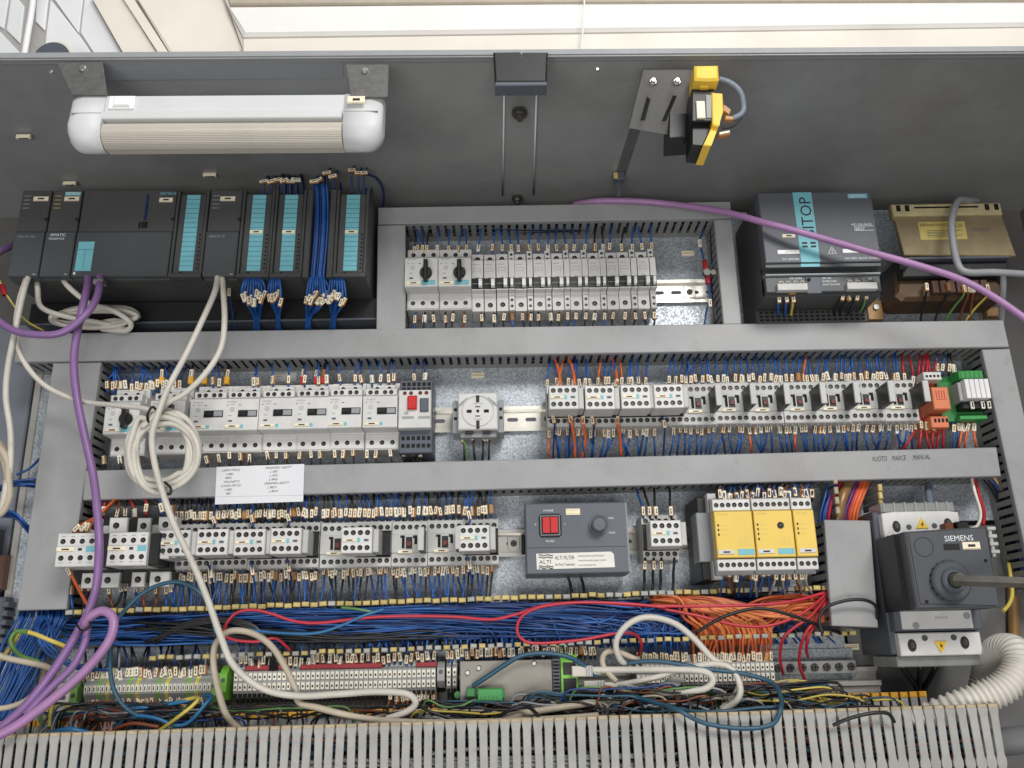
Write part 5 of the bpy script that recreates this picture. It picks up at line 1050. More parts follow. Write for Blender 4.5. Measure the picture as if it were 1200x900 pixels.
# red/white pair and dark bundle at the right
cable('red_wire', 'red wire bending down behind the main switch', 'wire', [(1140, 552, 30), (1146, 575, 40), (1153, 600, 55), (1152, 615, 70)], 2.2, 'wire_red')
cable('white_wire', 'white wire bending down behind the main switch', 'wire', [(1137, 552, 34), (1142, 575, 46), (1149, 600, 62), (1146, 615, 76), (1138, 620, 90)], 2.0, 'wire_white')
for i, m in enumerate(['wire_black', 'wire_navy', 'varnish', 'varnish']): cable('side_cable', nth(i+1)+' thick cable curving into the right upright duct', 'cable', [(1140+i*7, 550, 20), (1152+i*6, 560, 26), (1164+i*4, 572, 24), (1172+i*4, 590, 14)], 4.0, m, 8, group='thick cables at the right duct')
cable('grey_braided_lead', 'grey braided lead above the main switch terminals', 'cable', [(1096, 560, 12), (1089, 570, 24), (1088, 585, 50), (1090, 598, 70)], 4.5, 'braid', 10)
for i, (a_, b_) in enumerate([((1054, 778), (1075, 800)), ((1079, 778), (1077, 800)), ((1100, 777), (1083, 800))]):
    pts = [P(a_[0], a_[1]-6, 60), P(a_[0]+(b_[0]-a_[0])*.25, a_[1]+6, 60), P((a_[0]+b_[0])/2, 792, 48), P(b_[0], b_[1]+8, 30), P(b_[0], 830, 20)]
    wire(pts, 'wire_black', ['left', 'middle', 'right'][i]+' thick black supply wire below the main switch', 'supply wires', (pts[0], pts[1]), 3.6, n=8)
# power supply and transformer wires
for i, (u, m) in enumerate([(911, 'wire_blue'), (920, 'wire_blue'), (928, 'wire_yellow')]):
    pts = [P(u, 336, 106), P(u, 345, 104), P(u+1, 356, 90), P(u+1-i, 370, 60), P(u+1-i*1.5, 392, 30)]
    o = wire(pts, m, nth(i+1)+' output wire of the power supply with yellow ferrule', 'power supply output wires', (P(u+1.5, 344, 106), P(u+2, 356, 102)), 2.0)
    q = part('ferrule', 'pyf', lambda b: b.box(-4, 4, -5, 5, -3.5, 3.5, 1.2), 'tip_dirty', o); q.location = P(u, 340, 110)-o.location
for i, u in enumerate((987, 994, 1004)):
    wire([P(u+3, 340, 104), P(u, 350, 100), P(u-6, 360, 80), P(u-12, 374, 50), P(u-14, 396, 28)], 'wire_black', nth(i+1)+' black input wire of the power supply', 'power supply input wires', (P(u+2, 343, 106), P(u-1, 353, 102)), 1.7)
wire([P(1014, 338, 100), P(1014, 352, 92), P(1008, 366, 60), P(1000, 378, 40), P(996, 398, 28)], 'wire_green', 'green earth wire of the power supply', None, (P(1015, 341, 104), P(1014, 352, 100)), 1.8)
for i, (u, v, lx, m) in enumerate([(1085, 336, -6, 'wire_black'), (1110, 336, -14, 'wire_black'), (1128, 338, -20, 'wire_green'), (1134, 338, -10, 'wire_brown'), (1140, 338, -4, 'wire_brown'), (1156, 338, -24, 'wire_yellow')]):
    wire([P(u, v-6, 70), P(u-lx*.1, v+6, 70), P(u+lx*.5, v+22, 50), P(u+lx, v+38, 34), P(u+lx*1.1, v+54, 24)], m, nth(i+1)+' lead from the left below the transformer, '+COLN[m], 'transformer leads', (P(u, v-5, 74), P(u-lx*.15, v+6, 74)), 1.6)
# controller wires
for j, (u0, n_, w_, lab) in enumerate([(297, 9, 22, 'the second teal striped module'), (322, 6, 12, 'the third teal striped module'), (372, 9, 20, 'the open wired module'), (395, 7, 16, 'the rightmost teal striped module')]):
    for i in range(n_):
        u = u0-w_/2+w_*i/(n_-1); um = u0+(u-u0)*1.25; vm = 342+random.uniform(-4, 8); ue = u0+(u-u0)*.3+(4 if j < 2 else -10 if j == 2 else -4)
        pts = [P(u0+(u-u0)*.5, 320, 100), P(u, 330, 108), P(um, vm, 100), P(um+(ue-um)*.4, vm+12, 80), P(ue, 372, 50), P(ue+random.uniform(-4, 4), 396, 26)]
        wire(pts, 'wire_blue', nth(i+1)+' blue wire from the left hanging below '+lab, 'wires below the controller modules', (P(um, vm, 104), P(um+(ue-um)*.3, vm+10, 96)), 1.5)
for i in range(8):
    u = 366+i*2.0+random.uniform(-1, 1)
    wire([P(u+2, 216, 106), P(u+3, 222, 108), P(u+4, 245, 104), P(u+3, 275, 106), P(u+1, 300, 106), P(u-1, 322, 106), P(u-3+i*.6, 336, 104)], 'wire_blue' if i % 3 else 'wire_navy', nth(i+1)+' wire inside the open controller module', 'wires inside the open module', None, 1.5)
for i, (u, v) in enumerate([(309, 213), (318, 213), (326, 211), (333, 212), (340, 213), (347, 211), (368, 213), (374, 211), (383, 203), (390, 207), (412, 200), (420, 203), (426, 203)]):
    wire([P(u+1, v+26, 100), P(u, v+5, 106), P(u+2, v-3, 112), P(u+6, v-6, 90), P(u+9, v+8, 60), P(u+9, v+30, 30)], 'wire_navy', nth(i+1)+' looped wire from the left behind the controller rack top', 'looped wires above the rack', (P(u-4, v+1, 114), P(u+4, v-1, 114)), 1.3)
for i, (u, v) in enumerate([(28, 158), (82, 213), (246, 203)]):
    o = thing('roof_tag', ['small beige tag on the roof left of the lamp', 'small beige tag above the left controller modules', 'small beige tag above the middle controller modules'][i], 'tag', PZ(u, v, RZ(-400)))
    part('tag_plate', 'rtag', lambda b: (b.box(-9, 9, -5, 0, -2, 2, .6), b.box(-6, 6, -5.4, -4.9, -1, 1, 0, 1)), ('cream', 'sepia'), o)
cable('blue_wire', 'dark blue wire loop between rightmost module and top duct', 'wire', [(426, 204, 90), (440, 208, 80), (449, 222, 60), (449, 240, 40), (444, 250, 20)], 1.6, 'wire_navy')
for i, (u, v) in enumerate([(262, 345), (268, 345)]): wire([P(u, v-14, 70), P(u+1, v, 70), P(u+4, v+18, 50), P(u+9, v+48, 26)], 'wire_navy', ('left' if i == 0 else 'right')+' short wire beside the white cables under the rack', 'short wires under the rack', (P(u, v-8, 74), P(u+1, v+3, 72)))
# terminal wires
bank(spread(94, 243, 26, 1.5), [(90, 797), (245, 791)], [(90, 760), (245, 756)], 40, 34, [('wire_black', 2), ('wire_navy', 2), ('wire_grey', 1)], 'above the left terminal strip', 'wires above the left terminal strip', True, 9, jit=4)
bank(spread(280, 512, 36, 1.6), [(278, 781), (512, 775)], [(278, 748), (512, 742)], 42, 44, [('wire_navy', 3), ('wire_blue', 2), ('wire_black', 1)], 'above the middle terminal strip', 'wires above the middle terminal strip', True, 10, jit=6)
bank(spread(522, 700, 32, 1.6), [(520, 772), (705, 766)], [(520, 742), (705, 736)], 44, 44, [('wire_navy', 3), ('wire_blue', 2)], 'above the metal gateway box', 'wires above the gateway box', True, 10, jit=4)
bank(spread(745, 806, 13, 1.4), [(745, 777), (905, 774)], [(745, 732), (905, 730)], 44, 46, BL, 'above the right terminal strip, blue ones', 'blue wires above the right strip', True, 10, jit=4)
bank(spread(812, 905, 18, 1.2), [(745, 777), (905, 776)], [(745, 730), (905, 729)], 44, 46, [('wire_orange', 1)], 'above the right terminal strip, orange ones', 'orange wires above the right strip', True, 11, jit=3, r=1.5, lean=9)
bank(spread(455, 512, 9, 1), [(450, 812), (512, 811)], [(450, 840), (512, 838)], 42, 40, [('wire_brown', 2), ('wire_orange', 1)], 'below the middle terminal strip', 'wires below the middle strip', False, 8, jit=3)
bank(spread(100, 240, 20, 2), [(100, 822), (245, 818)], [(100, 850), (245, 846)], 40, 50, [('wire_brown', 3), ('wire_grey', 1), ('wire_yellow', 1), ('wire_cyan', 1), ('wire_black', 1)] if 0 else [('wire_brown', 3), ('wire_grey', 1), ('wire_yellow', 1), ('wire_blue', 1), ('wire_black', 1)], 'below the left terminal strip', 'wires below the left strip', False, 5, lean=16, jit=4)
# ================================================================ wire masses in the open duct (nobody could count them)
def mass(name, label, strands, m, r=1.35):
    o0 = strands[0][0].copy(); mb = MB(); m = (m,) if isinstance(m, str) else m
    for s in strands: mb.tube([p-o0 for p in s], r*.001*random.uniform(.85, 1.15), 6, 5, mi=random.randrange(len(m)))
    o = bpy.data.objects.new(name, mb.mesh(name, m)); COL.objects.link(o); o.location = o0; tag(o, label, 'wires'); o['kind'] = 'stuff'
    return o
def Q(x, z, d): return L(x, z, d)
def zt(x): return 55+11*(x+538)/930
U = random.uniform
def longrun(x0, x1, dlo=22, dhi=60, drop=.5):
    s = []; z = U(22, zt(x0)-2); d = U(dlo, dhi); x = x0
    e = random.random()
    s.append(Q(x0-14, zt(x0)-U(1, 5) if e < .5 else z+U(-4, 4), 12)); 
    while x < x1:
        s.append(Q(x, z, d)); x += U(70, 130); z = min(max(z+U(-9, 9), 20), zt(x)-3); d = min(max(d+U(-6, 6), dlo), dhi)
    if random.random() < drop: s += [Q(x1, z, d), Q(x1+14, 22, d), Q(x1+20, 6, 42)]
    else: s += [Q(x1, z, d), Q(x1+14, zt(x1)-5, d*.6), Q(x1+20, zt(x1)-3, 10)]
    return s
def arcrun(xe, x0, top):
    z = top
    return [Q(x0, z+U(-4, 4), U(40, 60)), Q(x0+(xe-x0)*.35, z+U(-3, 3), U(44, 64)), Q(x0+(xe-x0)*.7, z-4+U(-3, 3), U(46, 66)), Q(xe-8, z-14, U(46, 62)), Q(xe-1, 24, 54), Q(xe+1, 8, 44)]
bl = [longrun(U(-560, -100), U(-60, 210)) for _ in range(120)]+[longrun(U(-540, -350), U(-250, 0)) for _ in range(50)]
bl += [arcrun(U(-10, 205), U(-330, -90), U(36, 58)) for _ in range(120)]+[longrun(U(170, 260), U(300, 385), 20, 40) for _ in range(46)]
mass('blue_wire_bundle', 'dense mass of blue wires lying in the open duct', bl, ('wire_blue', 'wire_blue', 'wire_blue', 'wire_navy', 'wire_sky'))
mass('navy_wire_bundle', 'dark blue wires mixed into the open duct mass', [longrun(U(-540, -200), U(-150, 190), 20, 56) for _ in range(60)]+[arcrun(U(0, 200), U(-250, -60), U(34, 58)) for _ in range(30)], 'wire_navy')
mass('black_wire_bundle', 'black wires along the lower side of the open duct', [[Q(x0, 40+U(-6, 6), 60), Q(x0+70, 36+U(-8, 8), 66), Q(x0+150, 26+U(-6, 6), 62), Q(x0+230, 24+U(-6, 8), 60), Q(x0+300, 20, 52)] for x0 in [U(-470, -330) for _ in range(14)]]+[[Q(-430+U(-10, 10), 22, 60), Q(-380, 44+U(-4, 4), 68), Q(-320, 42+U(-4, 4), 70), Q(-290, 22, 64), Q(-284+U(-6, 6), -12, 48)] for _ in range(7)], 'wire_black', 1.5)
def orun(xe):
    zz = U(44, 62); x0 = U(360, 398)
    return [Q(x0+6, U(30, 62), 40), Q(x0-10, zz, U(46, 60)), Q(xe+(x0-xe)*.55, zz+U(-6, 2), U(52, 68)), Q(xe+20, 38+U(-5, 5), U(50, 66)), Q(xe+2, 26, 56), Q(xe, 6, 46)]
def orun2(xe):
    zz = 64-U(0, 12); x0 = 190+U(-10, 20)
    return [Q(x0-10, zz+4, 44), Q(x0+16, zz, 60), Q(x0+(xe-x0)*.45, zz-U(2, 10), 66), Q(xe-22, 40+U(-4, 4), 64), Q(xe-3, 24, 58), Q(xe, 6, 46)]
mass('orange_wire_bundle', 'mass of orange wires fanning down at the right of the open duct', [orun(228+i*4.0+U(-2, 2)) for i in range(24)]+[orun2(232+i*3.6+U(-1.5, 1.5)) for i in range(26)]+[[Q(190, 62+U(-3, 3), 46), Q(250, 58+U(-6, 4), 64), Q(310, 44+U(-6, 6), 66), Q(370, 36+U(-6, 6), 60), Q(396, 34, 44)] for _ in range(14)], ('wire_orange', 'wire_amber', 'wire_rust', 'wire_orange'), 1.7)
mass('blue_drop_bundle', 'blue wires dropping down at the lower left corner', [[P(25+k*1.6, 712, 30), P(22+k*1.7+U(-3, 3), 725, 46+U(-4, 6)), P(4+k*1.6+U(-4, 4), 760, 48+U(-5, 6)), P(-12+k*1.5+U(-4, 4), 800, 48+U(-5, 5)), P(-34+k*1.3+U(-4, 4), 850, 44)] for k in range(34)]+[[P(U(40, 70), 714, 34), P(U(40, 60), 735, 62), P(U(50, 70), 765, 66), P(U(80, 110), 782, 58), P(130, 786, 40)] for _ in range(7)], 'wire_blue', 1.6)
mass('brown_wire_bundle', 'brown, grey and dark wires under the left terminal strip', [[P(85+k*5.2, 822, 40), P(80+k*5+U(-6, 6), 830, 66), P(62+k*5+U(-16, 16), 840+U(-3, 3), 86), P(50+k*5+U(-10, 10), 862, 92)] for k in range(30)]+[[P(60+U(-10, 40), 838+U(-5, 8), 80), P(120+U(-10, 10), 836+U(-6, 8), 92), P(180+U(-10, 10), 836+U(-6, 8), 90), P(240+U(-10, 10), 838+U(-5, 8), 80)] for _ in range(14)], ('wire_brown', 'wire_black', 'wire_teal', 'wire_grey', 'wire_rust', 'wire_navy'), 1.5)
mass('trough_wire_bundle', 'dark mixed wires lying inside the bottom trough', [[Q(U(-600, -560), U(-150, -84), U(80, 145)), Q(-300, U(-150, -84), U(80, 145)), Q(0, U(-150, -84), U(80, 145)), Q(250, U(-150, -84), U(80, 145)), Q(510, U(-150, -84), U(80, 145))] for _ in range(90)], ('wire_black', 'wire_black', 'wire_black', 'wire_teal', 'wire_brown'), 2.4)
mass('trough_light_bundle', 'few pale and blue wires seen between the trough fingers', [[Q(U(-560, 300), U(-150, -95), 146), Q(U(-300, 300), U(-140, -100), 150), Q(U(-300, 480), U(-140, -95), 146)] for _ in range(12)], 'wire_grey', 2.0)
mass('dark_bundle', 'dark cables heaped behind the right part of the trough', [[P(U(640, 700), U(812, 826), 90), P(720, U(812, 830), 96), P(U(760, 820), U(816, 836), 100), P(U(860, 920), U(800, 834), 96), P(U(930, 985), U(800, 812), 84), P(U(955, 1000), 836, 90)] for _ in range(16)], ('wire_black', 'wire_teal', 'wire_black', 'wire_brown'), 1.7)
mass('right_arc_bundle', 'grey and dark wires arching above the trough at the right', [[P(U(850, 880), U(826, 832), 90), P(U(880, 900), U(806, 814), 84), P(U(915, 930), U(796, 806), 80), P(U(950, 965), U(802, 812), 84), P(U(970, 992), 834, 92)] for _ in range(14)], ('wire_grey', 'wire_black', 'wire_brown', 'wire_yellow', 'wire_grey'), 1.4)
def tang(u0, u1, v0, v1, n_, d0=74, d1=112):
    r_ = []
    for _ in range(n_):
        a = U(u0, u1); ln = U(60, 190); k = max(3, int(ln/35)); v = U(v0, v1); d = U(d0, d1)
        r_.append([P(a-8, v1+22, 92)]+[P(a+ln*i/k, min(max(v+U(-6, 6), v0), v1), d+U(-6, 6)) for i in range(k+1)]+[P(a+ln+6, v1+22, 92)])
    return r_
mass('tangle_bundle', 'tangle of dark, grey and green yellow wires in front of the terminals', tang(40, 180, 824, 846, 26)+tang(230, 420, 828, 842, 10, 80, 110)+tang(430, 640, 822, 840, 34, 86, 118)+tang(600, 760, 806, 834, 36, 88, 116)+tang(760, 900, 806, 832, 28, 88, 112), ('wire_black',)*9+('wire_grey', 'wire_teal', 'wire_teal', 'wire_teal', 'wire_yellow', 'wire_green', 'cable_grey', 'wire_brown', 'wire_navy', 'cable_grey', 'cable_dusty'), 1.25)
# ================================================================ loose cables
cable('purple_cable', 'thick purple cable hanging from the controller down the left side', 'cable', [(103, 322, 106), (102, 336, 122), (96, 362, 132), (89, 395, 132), (87, 425, 124), (91, 465, 118), (99, 510, 118), (109, 560, 122), (115.5, 605, 132), (117, 645, 138), (113, 685, 134), (104, 718, 128), (88, 748, 134), (62, 788, 148), (28, 828, 165), (-10, 862, 175)], 4.8, 'cable_purple', 12)
cable('purple_cable', 'purple cable loop tied to the hanging cable at the lower left', 'cable', [(96, 735, 140), (106, 723, 144), (120, 717, 146), (131, 724, 148), (131, 742, 150), (118, 765, 152), (95, 790, 158), (60, 820, 168), (20, 850, 178), (-12, 866, 184)], 5.2, 'cable_pink', 12)
cable('purple_cable', 'thin middle strand of purple cable below the tied loop', 'cable', [(104, 728, 132), (99, 752, 138), (85, 780, 146), (62, 805, 154), (30, 838, 166)], 4.2, 'cable_purple', 12)
cable('cable_tie', 'black tie around the purple cables', 'cable tie', [(90, 732, 150), (95, 738, 152), (102, 737, 152), (106, 732, 150), (104, 727, 144)], 1.3, 'black', 6)
cable('purple_cable', 'purple cable looping left below the controller modules', 'cable', [(118, 322, 108), (117, 336, 124), (112, 352, 136), (98, 372, 146), (72, 389, 150), (42, 393, 148), (12, 385, 140), (-12, 362, 128), (-18, 325, 112), (-4, 300, 98), (10, 290, 80), (26, 282, 50)], 4.6, 'cable_purple', 12)
for u, v in ((117, 331),):
    o = thing('cable_clamp', 'bright metal clamp on the purple cable under the controller', 'clamp', P(u, v, 118)); part('band', None, lambda b: b.box(-6.5, 6.5, -3, 3, -6, 7, 1.5), 'steel', o)
cable('pink_cable', 'long light purple cable sweeping across the upper right', 'cable', [(672, 240, 40), (700, 236.5, 58), (740, 235, 72), (790, 238.5, 84), (850, 249, 112), (890, 259, 138), (930, 270, 148), (1010, 292, 152), (1080, 311, 160), (1130, 328, 165), (1170, 351, 172), (1215, 384, 182)], 4.4, 'cable_pink', 12)
cable('grey_cable', 'grey cable looping over the transformer cover', 'cable', [(1146, 236, 70), (1135, 234.5, 90), (1122, 237, 104), (1116, 256, 112), (1117, 285, 114), (1124, 312, 112), (1135, 319, 112), (1165, 319, 108), (1210, 322, 100)], 4.6, 'cable_grey', 12)
cable('grey_cable', 'grey cable dropping beside the transformer foot', 'cable', [(1176, 322, 100), (1176, 345, 80), (1174, 368, 50), (1172, 388, 30)], 4.0, 'cable_grey', 10)
cable('white_cable', 'white cable dropping from the leftmost module along the left edge', 'cable', [(34, 322, 108), (30, 336, 122), (22, 362, 130), (16, 395, 130), (9, 430, 124), (8, 465, 118), (12, 505, 116), (12, 545, 118), (7, 575, 120), (2, 600, 118)], 3.7, 'cable_white', 10)
cable('white_cable', 'white cable running from the left edge into the coil', 'cable', [(32, 324, 104), (24, 350, 118), (18, 385, 126), (24, 415, 122), (40, 440, 116), (62, 458, 108), (95, 470, 108), (135, 474, 124), (168, 479, 134), (186, 484, 136)], 3.3, 'cable_white', 10)
cable('white_cable', 'white cable from the right controller module crossing over the coil and down', 'cable', [(255, 318, 106), (252, 340, 120), (238, 375, 134), (218, 415, 142), (199, 450, 148), (186, 482, 152), (179.5, 512, 152), (182, 545, 150), (191, 582, 146), (206, 618, 146), (226, 662, 150), (243, 705, 154), (258, 745, 156), (275, 780, 150), (305, 805, 144), (345, 816, 142), (395, 814, 142), (440, 810, 142), (475, 814, 140), (487, 822, 136), (476, 834, 130), (452, 842, 128)], 3.8, 'cable_white', 10)
cable('white_cable', 'second white cable from the right controller module into the coil', 'cable', [(259, 318, 104), (261, 345, 118), (263, 378, 130), (258, 408, 138), (243, 436, 142), (218, 460, 142), (197, 473, 140), (182, 486, 138), (166, 500, 136)], 3.7, 'cable_white', 10)
def coil(name, label, cu, cv, ru, rv, d, turns, r, m, tilt=0.0, spread_=3.0):
    pts = []
    for k in range(turns*14+1):
        a = 2*math.pi*k/14; t = k/14; jj = random.uniform(-1, 1)*.8
        pts.append((cu+(ru-spread_*(t*1.7 % 3.1)+jj)*math.cos(a)+tilt*math.sin(a), cv-(rv-spread_*(t*2.3 % 3.3)+jj)*math.sin(a), d+3.2*((t*1.31) % 3)))
    cable(name, label, 'cable coil', pts, r, m, 8, 3)
coil('cable_coil', 'coil of white cable hanging in front of the rotary breakers', 188, 530, 46, 52, 124, 5, 3.7, 'cable_white', 2, 6.0)
coil('cable_coil', 'dusty white cable coil cut off at the left edge', -6, 562, 18, 46, 110, 3, 4.2, 'cable_dusty', 0, 2.5)
coil('cable_coil', 'flat coil of white cable under the left controller modules', 110, 372, 52, 14, 60, 4, 3.2, 'cable_white', 8, 2.5)
for u, v, lb in ((177, 486, 'black tie at the top of the white coil'), (197, 575, 'black tie at the bottom of the white coil')):
    cable('cable_tie', lb, 'cable tie', [(u-3, v+9, 138), (u-4, v, 146), (u+1, v-9, 148), (u+6, v-6, 144)] if v < 500 else [(u-4, v-10, 138), (u+3, v-3, 146), (u+2, v+4, 146), (u-4, v+3, 140)], 1.6, 'black', 6)
for i, pts in enumerate([[(45, 322, 90), (44, 340, 96), (50, 360, 84), (80, 372, 78), (120, 378, 70), (150, 386, 60)], [(72, 322, 96), (82, 338, 100), (105, 355, 90), (135, 366, 84), (152, 378, 76), (146, 388, 66), (120, 386, 60)]]):
    cable('white_cable', ['white cable curving right under the leftmost modules', 'white cable curving over the flat coil under the rack'][i], 'cable', pts, 3.6, 'cable_white', 10)
cable('white_cable', 'dusty white cable loop rising over the lower left of the open duct', 'cable', [(290, 862, 100), (268, 840, 120), (254, 805, 134), (249, 775, 138), (254, 752, 140), (272, 738.5, 138), (295, 741, 134), (318, 757, 130), (335, 782, 130), (345, 808, 132), (350, 822, 134), (372, 830, 136), (420, 840, 138), (480, 846, 138), (560, 846, 136), (640, 842, 134), (700, 838, 130)], 3.7, 'cable_dusty', 10)
cable('white_cable', 'white cable arching over the right terminal strip', 'cable', [(742, 786, 80), (726, 772, 92), (722, 752, 100), (734, 732, 104), (758, 724, 104), (788, 730, 104), (812, 748, 106), (836, 772, 110), (858, 786, 114), (868, 806, 118), (862, 822, 116), (846, 832, 108)], 3.7, 'cable_white', 10)
cable('white_cable', 'white network cable from the upper gateway plug', 'cable', [(694, 786, 90), (740, 784, 98), (790, 784, 108), (826, 788, 114), (836, 797, 116), (824, 807, 114), (790, 812, 108), (755, 816, 100)], 3.9, 'cable_white', 10)
cable('white_cable', 'white network cable from the lower gateway plug', 'cable', [(708, 804, 92), (735, 801, 96), (765, 794, 100), (800, 783, 106), (835, 778, 112), (860, 784, 112), (866, 800, 110), (858, 820, 106), (840, 832, 98)], 3.5, 'cable_white', 10)
cable('white_cable', 'short white cable bend left of the right terminal strip', 'cable', [(722, 800, 96), (708, 780, 92), (708, 766, 88), (722, 763, 88), (745, 772, 90), (752, 778, 84)], 3.3, 'cable_dusty', 10)
cable('white_cable', 'white cable lying along the trough behind its fingers', 'cable', [(560, 852, 120), (600, 840, 124), (640, 832, 118), (690, 824, 106), (730, 818, 96)], 4.0, 'cable_dusty', 10)
o = thing('white_tag', 'white plastic tag plate among the white cables', 'tag', P(780, 802, 92)); part('tag_plate', None, lambda b: b.poly([(-30, -11), (2, -13), (24, 6), (10, 9)], -3, 0, .6), 'offwhite', o)
cable('teal_cable', 'dark teal cable looping from the left lower contactors to the trough', 'cable', [(253, 742, 100), (246, 712, 110), (232, 692, 116), (208, 683, 118), (178, 689, 118), (152, 708, 120), (135, 735, 122), (129, 770, 124), (133, 805, 124), (150, 832, 116), (180, 846, 104)], 2.6, 'wire_teal', 8)
cable('teal_cable', 'dark teal cable loop hanging over the trough at the right', 'cable', [(690, 800, 92), (730, 812, 104), (770, 824, 140), (795, 833, 170), (825, 848, 172), (870, 854, 172), (903, 848, 172), (914, 832, 170), (914, 818, 150), (905, 800, 130), (872, 790, 118), (830, 784, 112), (770, 776, 104), (735, 777, 98)], 2.5, 'wire_teal', 10)
cable('teal_cable', 'second dark teal cable bundled beside the hanging loop', 'cable', [(700, 806, 90), (750, 818, 106), (800, 832, 130), (840, 834, 140), (885, 830, 140), (915, 826, 140), (912, 806, 130)], 2.3, 'wire_teal', 10)
cable('teal_cable', 'dark blue cable arching over the gateway box', 'cable', [(554, 803, 92), (570, 794, 98), (590, 780, 100), (612, 769, 100), (640, 765, 98), (664, 770, 96), (682, 780, 92), (700, 792, 88)], 2.8, 'wire_teal', 10)
cable('cyan_cable', 'bright blue cable curving over the left end of the trough', 'cable', [(60, 858, 110), (80, 856, 124), (104, 858, 116)], 3.0, 'wire_cyan', 8)
for i, (m, pts) in enumerate([('wire_cyan', [(135, 852, 90), (155, 840, 110), (180, 841, 116), (205, 850, 112), (222, 846, 110), (240, 826, 108), (248, 816, 100), (240, 815, 92)]), ('wire_yellow', [(184, 858, 110), (200, 847, 118), (222, 830, 118), (232, 820, 112), (228, 818, 100), (205, 824, 90), (180, 838, 84)]), ('wire_cyan', [(130, 838, 84), (160, 830, 96), (185, 828, 92), (215, 822, 96), (235, 818, 90)]), ('wire_brown', [(128, 860, 100), (140, 852, 112), (158, 848, 116), (186, 852, 112)]), ('wire_yellow', [(66, 812, 70), (60, 832, 84), (58, 852, 90)]), ('wire_green', [(46, 832, 70), (48, 846, 84), (62, 850, 80), (60, 820, 70)])]):
    cable('coloured_cable', ['bright blue cable with S bend left of the white loop', 'yellow wire crossing above the trough at the lower left', 'upper bright blue cable under the left terminal strip', 'brown cable arching onto the trough at the lower left', 'yellow earth wire at the left end of the terminal strip', 'green earth wire beside the purple cables'][i], 'cable', pts, 2.2, m, 8)
cable('earth_cable', 'yellow green earth cable looping at the lower left corner', 'cable', [(2, 772, 60), (14, 755, 80), (22, 742, 90), (38, 743, 92), (60, 750, 88), (80, 758, 76)], 2.6, 'wire_yellow', 8)
cable('earth_cable', 'green part of the looping earth cable at the lower left', 'cable', [(45, 775, 70), (22, 768, 84), (13, 752, 92), (18, 741, 94), (32, 740, 96)], 2.6, 'wire_green', 8)
cable('white_cable', 'dusty white cable entering from the lower left edge', 'cable', [(-14, 764, 110), (10, 772, 108), (35, 776, 100), (55, 782, 84), (70, 792, 60)], 3.5, 'cable_dusty', 10)
cable('white_cable', 'second dusty white cable at the lower left edge', 'cable', [(-14, 832, 130), (10, 828, 124), (30, 820, 112), (46, 808, 90)], 3.2, 'cable_dusty', 10)
for i, (u, m) in enumerate([(10, 'tip_dirty'), (28, 'cable_grey'), (38, 'cable_grey'), (46, 'cable_dusty'), (20, 'wire_brown')]):
    cable('upright_cable', nth(i+1)+' upright cable in the lower left corner behind the purple cable', 'cable', [(u+6, 775, 20), (u+2, 800, 24), (u-2, 830, 24), (u-5, 870, 20)], 3.6, m, 8, group='upright cables in the lower left corner')
# red wires over the open duct
for i, (pts, m) in enumerate([
    ([(262, 742, 78), (266, 730, 84), (278, 718, 86), (298, 715, 84), (320, 720, 82), (345, 728, 80), (375, 730, 80), (430, 724, 80), (480, 722, 78), (535, 723, 78), (575, 726, 80), (605, 720, 82), (640, 709, 82), (690, 706, 80), (760, 710, 80), (850, 710, 80), (920, 706, 78), (968, 694, 66)], 'wire_pink'),
    ([(262, 744, 78), (274, 750, 82), (300, 752, 80), (322, 748, 76), (334, 756, 70), (340, 762, 60)], 'wire_pink'),
    ([(780, 712, 80), (740, 708, 82), (680, 706, 84), (635, 711, 86), (612, 722, 86), (606, 738, 86), (613, 750, 84), (632, 754, 82), (680, 750, 80), (725, 742, 78), (745, 744, 74), (752, 756, 66), (748, 768, 54)], 'wire_pink'),
    ([(778, 714, 78), (820, 722, 82), (860, 732, 84), (895, 734, 84), (925, 726, 82), (950, 712, 78), (968, 696, 66)], 'wire_red'),
    ([(968, 700, 66), (950, 722, 78), (930, 736, 80), (918, 748, 76), (914, 770, 60), (918, 790, 44)], 'wire_red'),
    ([(969, 704, 66), (956, 726, 76), (944, 742, 78), (938, 760, 68), (937, 780, 54), (944, 798, 48)], 'wire_red'),
    ([(968, 708, 60), (960, 724, 70), (948, 745, 72), (945, 762, 60), (947, 770, 44)], 'wire_red')]):
    cable('red_wire', ['long red wire waving along the whole open duct', 'short red wire tail near the white cable loop', 'red wire looping back in the middle of the open duct', 'red wire sagging over the orange wires', 'left red wire dropping to the earth bar', 'middle red wire dropping to the earth bar', 'right red wire dropping to the earth bar'][i], 'wire', pts, 1.9, m, 8)
for i, pts in enumerate([[(815, 742, 84), (850, 722, 88), (890, 713, 86), (930, 722, 84), (965, 735, 76), (985, 742, 60)], [(964, 742, 88), (960, 725, 90), (968, 712, 94), (990, 704, 96), (1012, 703, 96), (1026, 710, 90), (1028, 725, 80)], [(976, 850, 170), (995, 842, 176), (1020, 836, 178), (1040, 836, 176), (1048, 846, 170)], [(575, 845, 124), (598, 832, 134), (616, 828, 136), (630, 838, 150), (632, 852, 158)], [(480, 818, 110), (500, 832, 122), (530, 842, 120), (552, 842, 110)]]):
    cable('black_cable', ['black cable bowing over the orange wires', 'black cable over the short upright duct cover', 'thin black cable lying over the trough at the right', 'black cable bending into the middle of the trough', 'thin black cable left of the gateway box'][i], 'cable', pts, 2.0, 'wire_black', 8)
cable('green_wire', 'pale green wire among the blue wires near the left', 'wire', [(400, 712, 74), (420, 714, 80), (440, 718, 76)], 1.6, 'wire_green', 6)
cable('blue_wire', 'light blue wire bowing over the mass in the open duct', 'wire', [(290, 738, 80), (330, 742, 84), (370, 742, 84), (400, 733, 84), (425, 722, 82), (450, 714, 74)], 1.8, 'wire_cyan', 6)
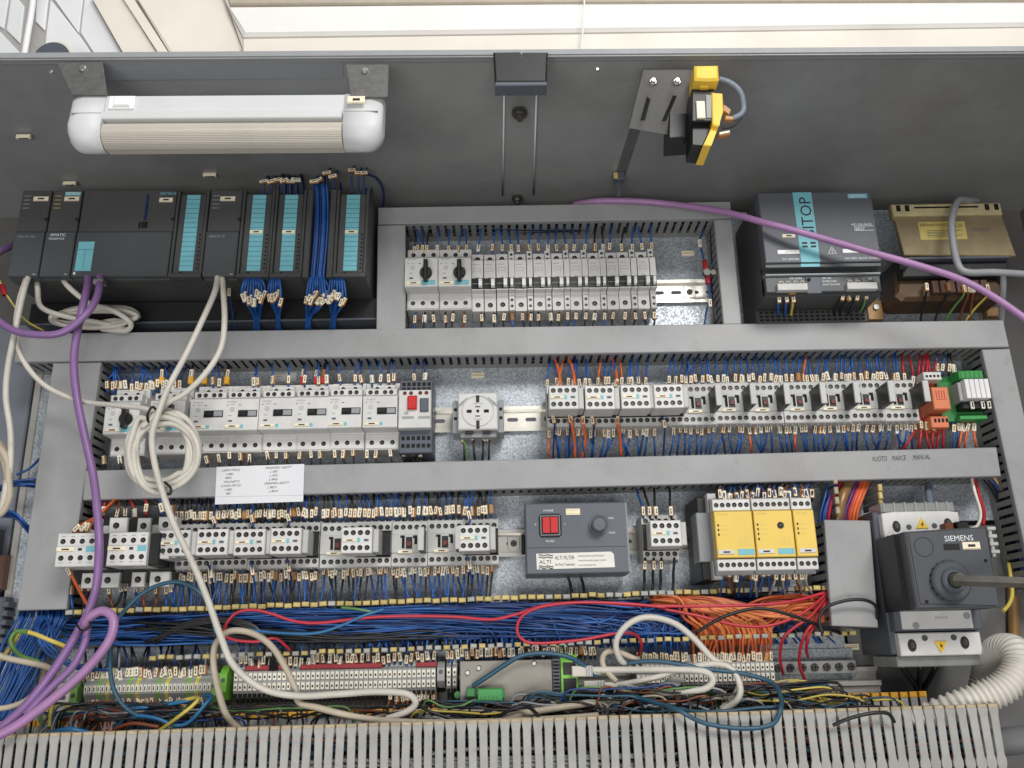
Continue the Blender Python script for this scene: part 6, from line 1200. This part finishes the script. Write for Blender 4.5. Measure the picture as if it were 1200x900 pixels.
for i, pts in enumerate([[(0, 572, 40), (18, 566, 46), (40, 566, 40), (62, 570, 20)], [(0, 602, 40), (16, 604, 46), (28, 614, 44), (44, 632, 20)], [(20, 560, 30), (34, 552, 30), (46, 540, 14)]]):
    for k in range(4 if i < 2 else 1):
        cable('blue_wire', nth(k+1)+' blue wire of the '+['upper', 'lower', 'single thin'][i]+' bunch at the left plate edge', 'wire', [(u+U(-1, 1), v+k*2.2-3+U(-1, 1), d+U(-3, 3)) for u, v, d in pts], 1.7, 'wire_navy' if k % 2 else 'wire_blue', 6, group='blue bunches at the left edge')
o = wire([P(-6, 318, 90), P(4, 338, 92), P(12, 352, 90), P(30, 375, 70), P(52, 388, 50)], 'wire_yellow', 'yellow wire with red sleeve at the left edge', None, None, 1.3)
q = part('red_sleeve', 'rsl', lambda b: b.cyl(0, 0, -8, 8, 3.6, 12), 'wire_red', o); q.location = P(4, 340, 94)-o.location; q.rotation_euler = (math.pi/2, math.radians(155), 0)
# ---------------------------------------------------------------- corrugated hose, pipes
cable('corrugated_hose', 'ribbed off-white corrugated hose curling at the lower right', 'hose', [(1152, 812, 60), (1157, 790, 70), (1162, 772, 86), (1174, 761, 108), (1190, 764, 134), (1193, 784, 144), (1178, 804, 144), (1150, 818, 136), (1112, 832, 124), (1070, 850, 104)], 17.5, 'hose', 28, 20, ribs=1)
cable('grey_pipe', 'grey conduit pipe at the lower right corner', 'pipe', [(1140, 872, 70), (1175, 869, 90), (1230, 862, 120)], 15, 'grey_pipe', 20)
cable('brown_pipe', 'brown upright pipe behind the main switch', 'pipe', [(1178, 560, 2), (1186, 640, 6), (1188, 700, 6), (1190, 790, 6)], 7, 'varnish', 12)
cable('earth_wire', 'yellow green earth wire right of the main switch', 'wire', [(1176, 716, 60), (1184, 705, 50), (1186, 690, 40), (1182, 660, 20)], 2.4, 'wire_yellow', 8)
o = thing('side_device', 'dark device with pale lettering at the left edge', 'device', P(-30, 640, -10))
part('body', None, lambda b: b.box(-20, 38, -30, 20, 0, 14, 1), 'dark_grey', o); text('com', 11, o, 4, 4, 14, 'white_print')
o = thing('side_connector', 'grey ribbed connector block at the lower left edge', 'connector', P(-20, 735, 0))
part('body', None, lambda b: (b.box(-30, 34, -36, 36, 0, 20, 2), [b.box(32, 40, -32+i*11, -25+i*11, 4, 22, 1) for i in range(6)]), 'dark_grey', o)
o = thing('brown_box', 'small brown box above the connector at the left edge', 'box', P(-12, 672, 0))
part('body', None, lambda b: (b.box(-24, 26, -22, 22, 0, 16, 2), b.box(-20, 22, -1, 1, 16, 17)), 'rust_dark', o)
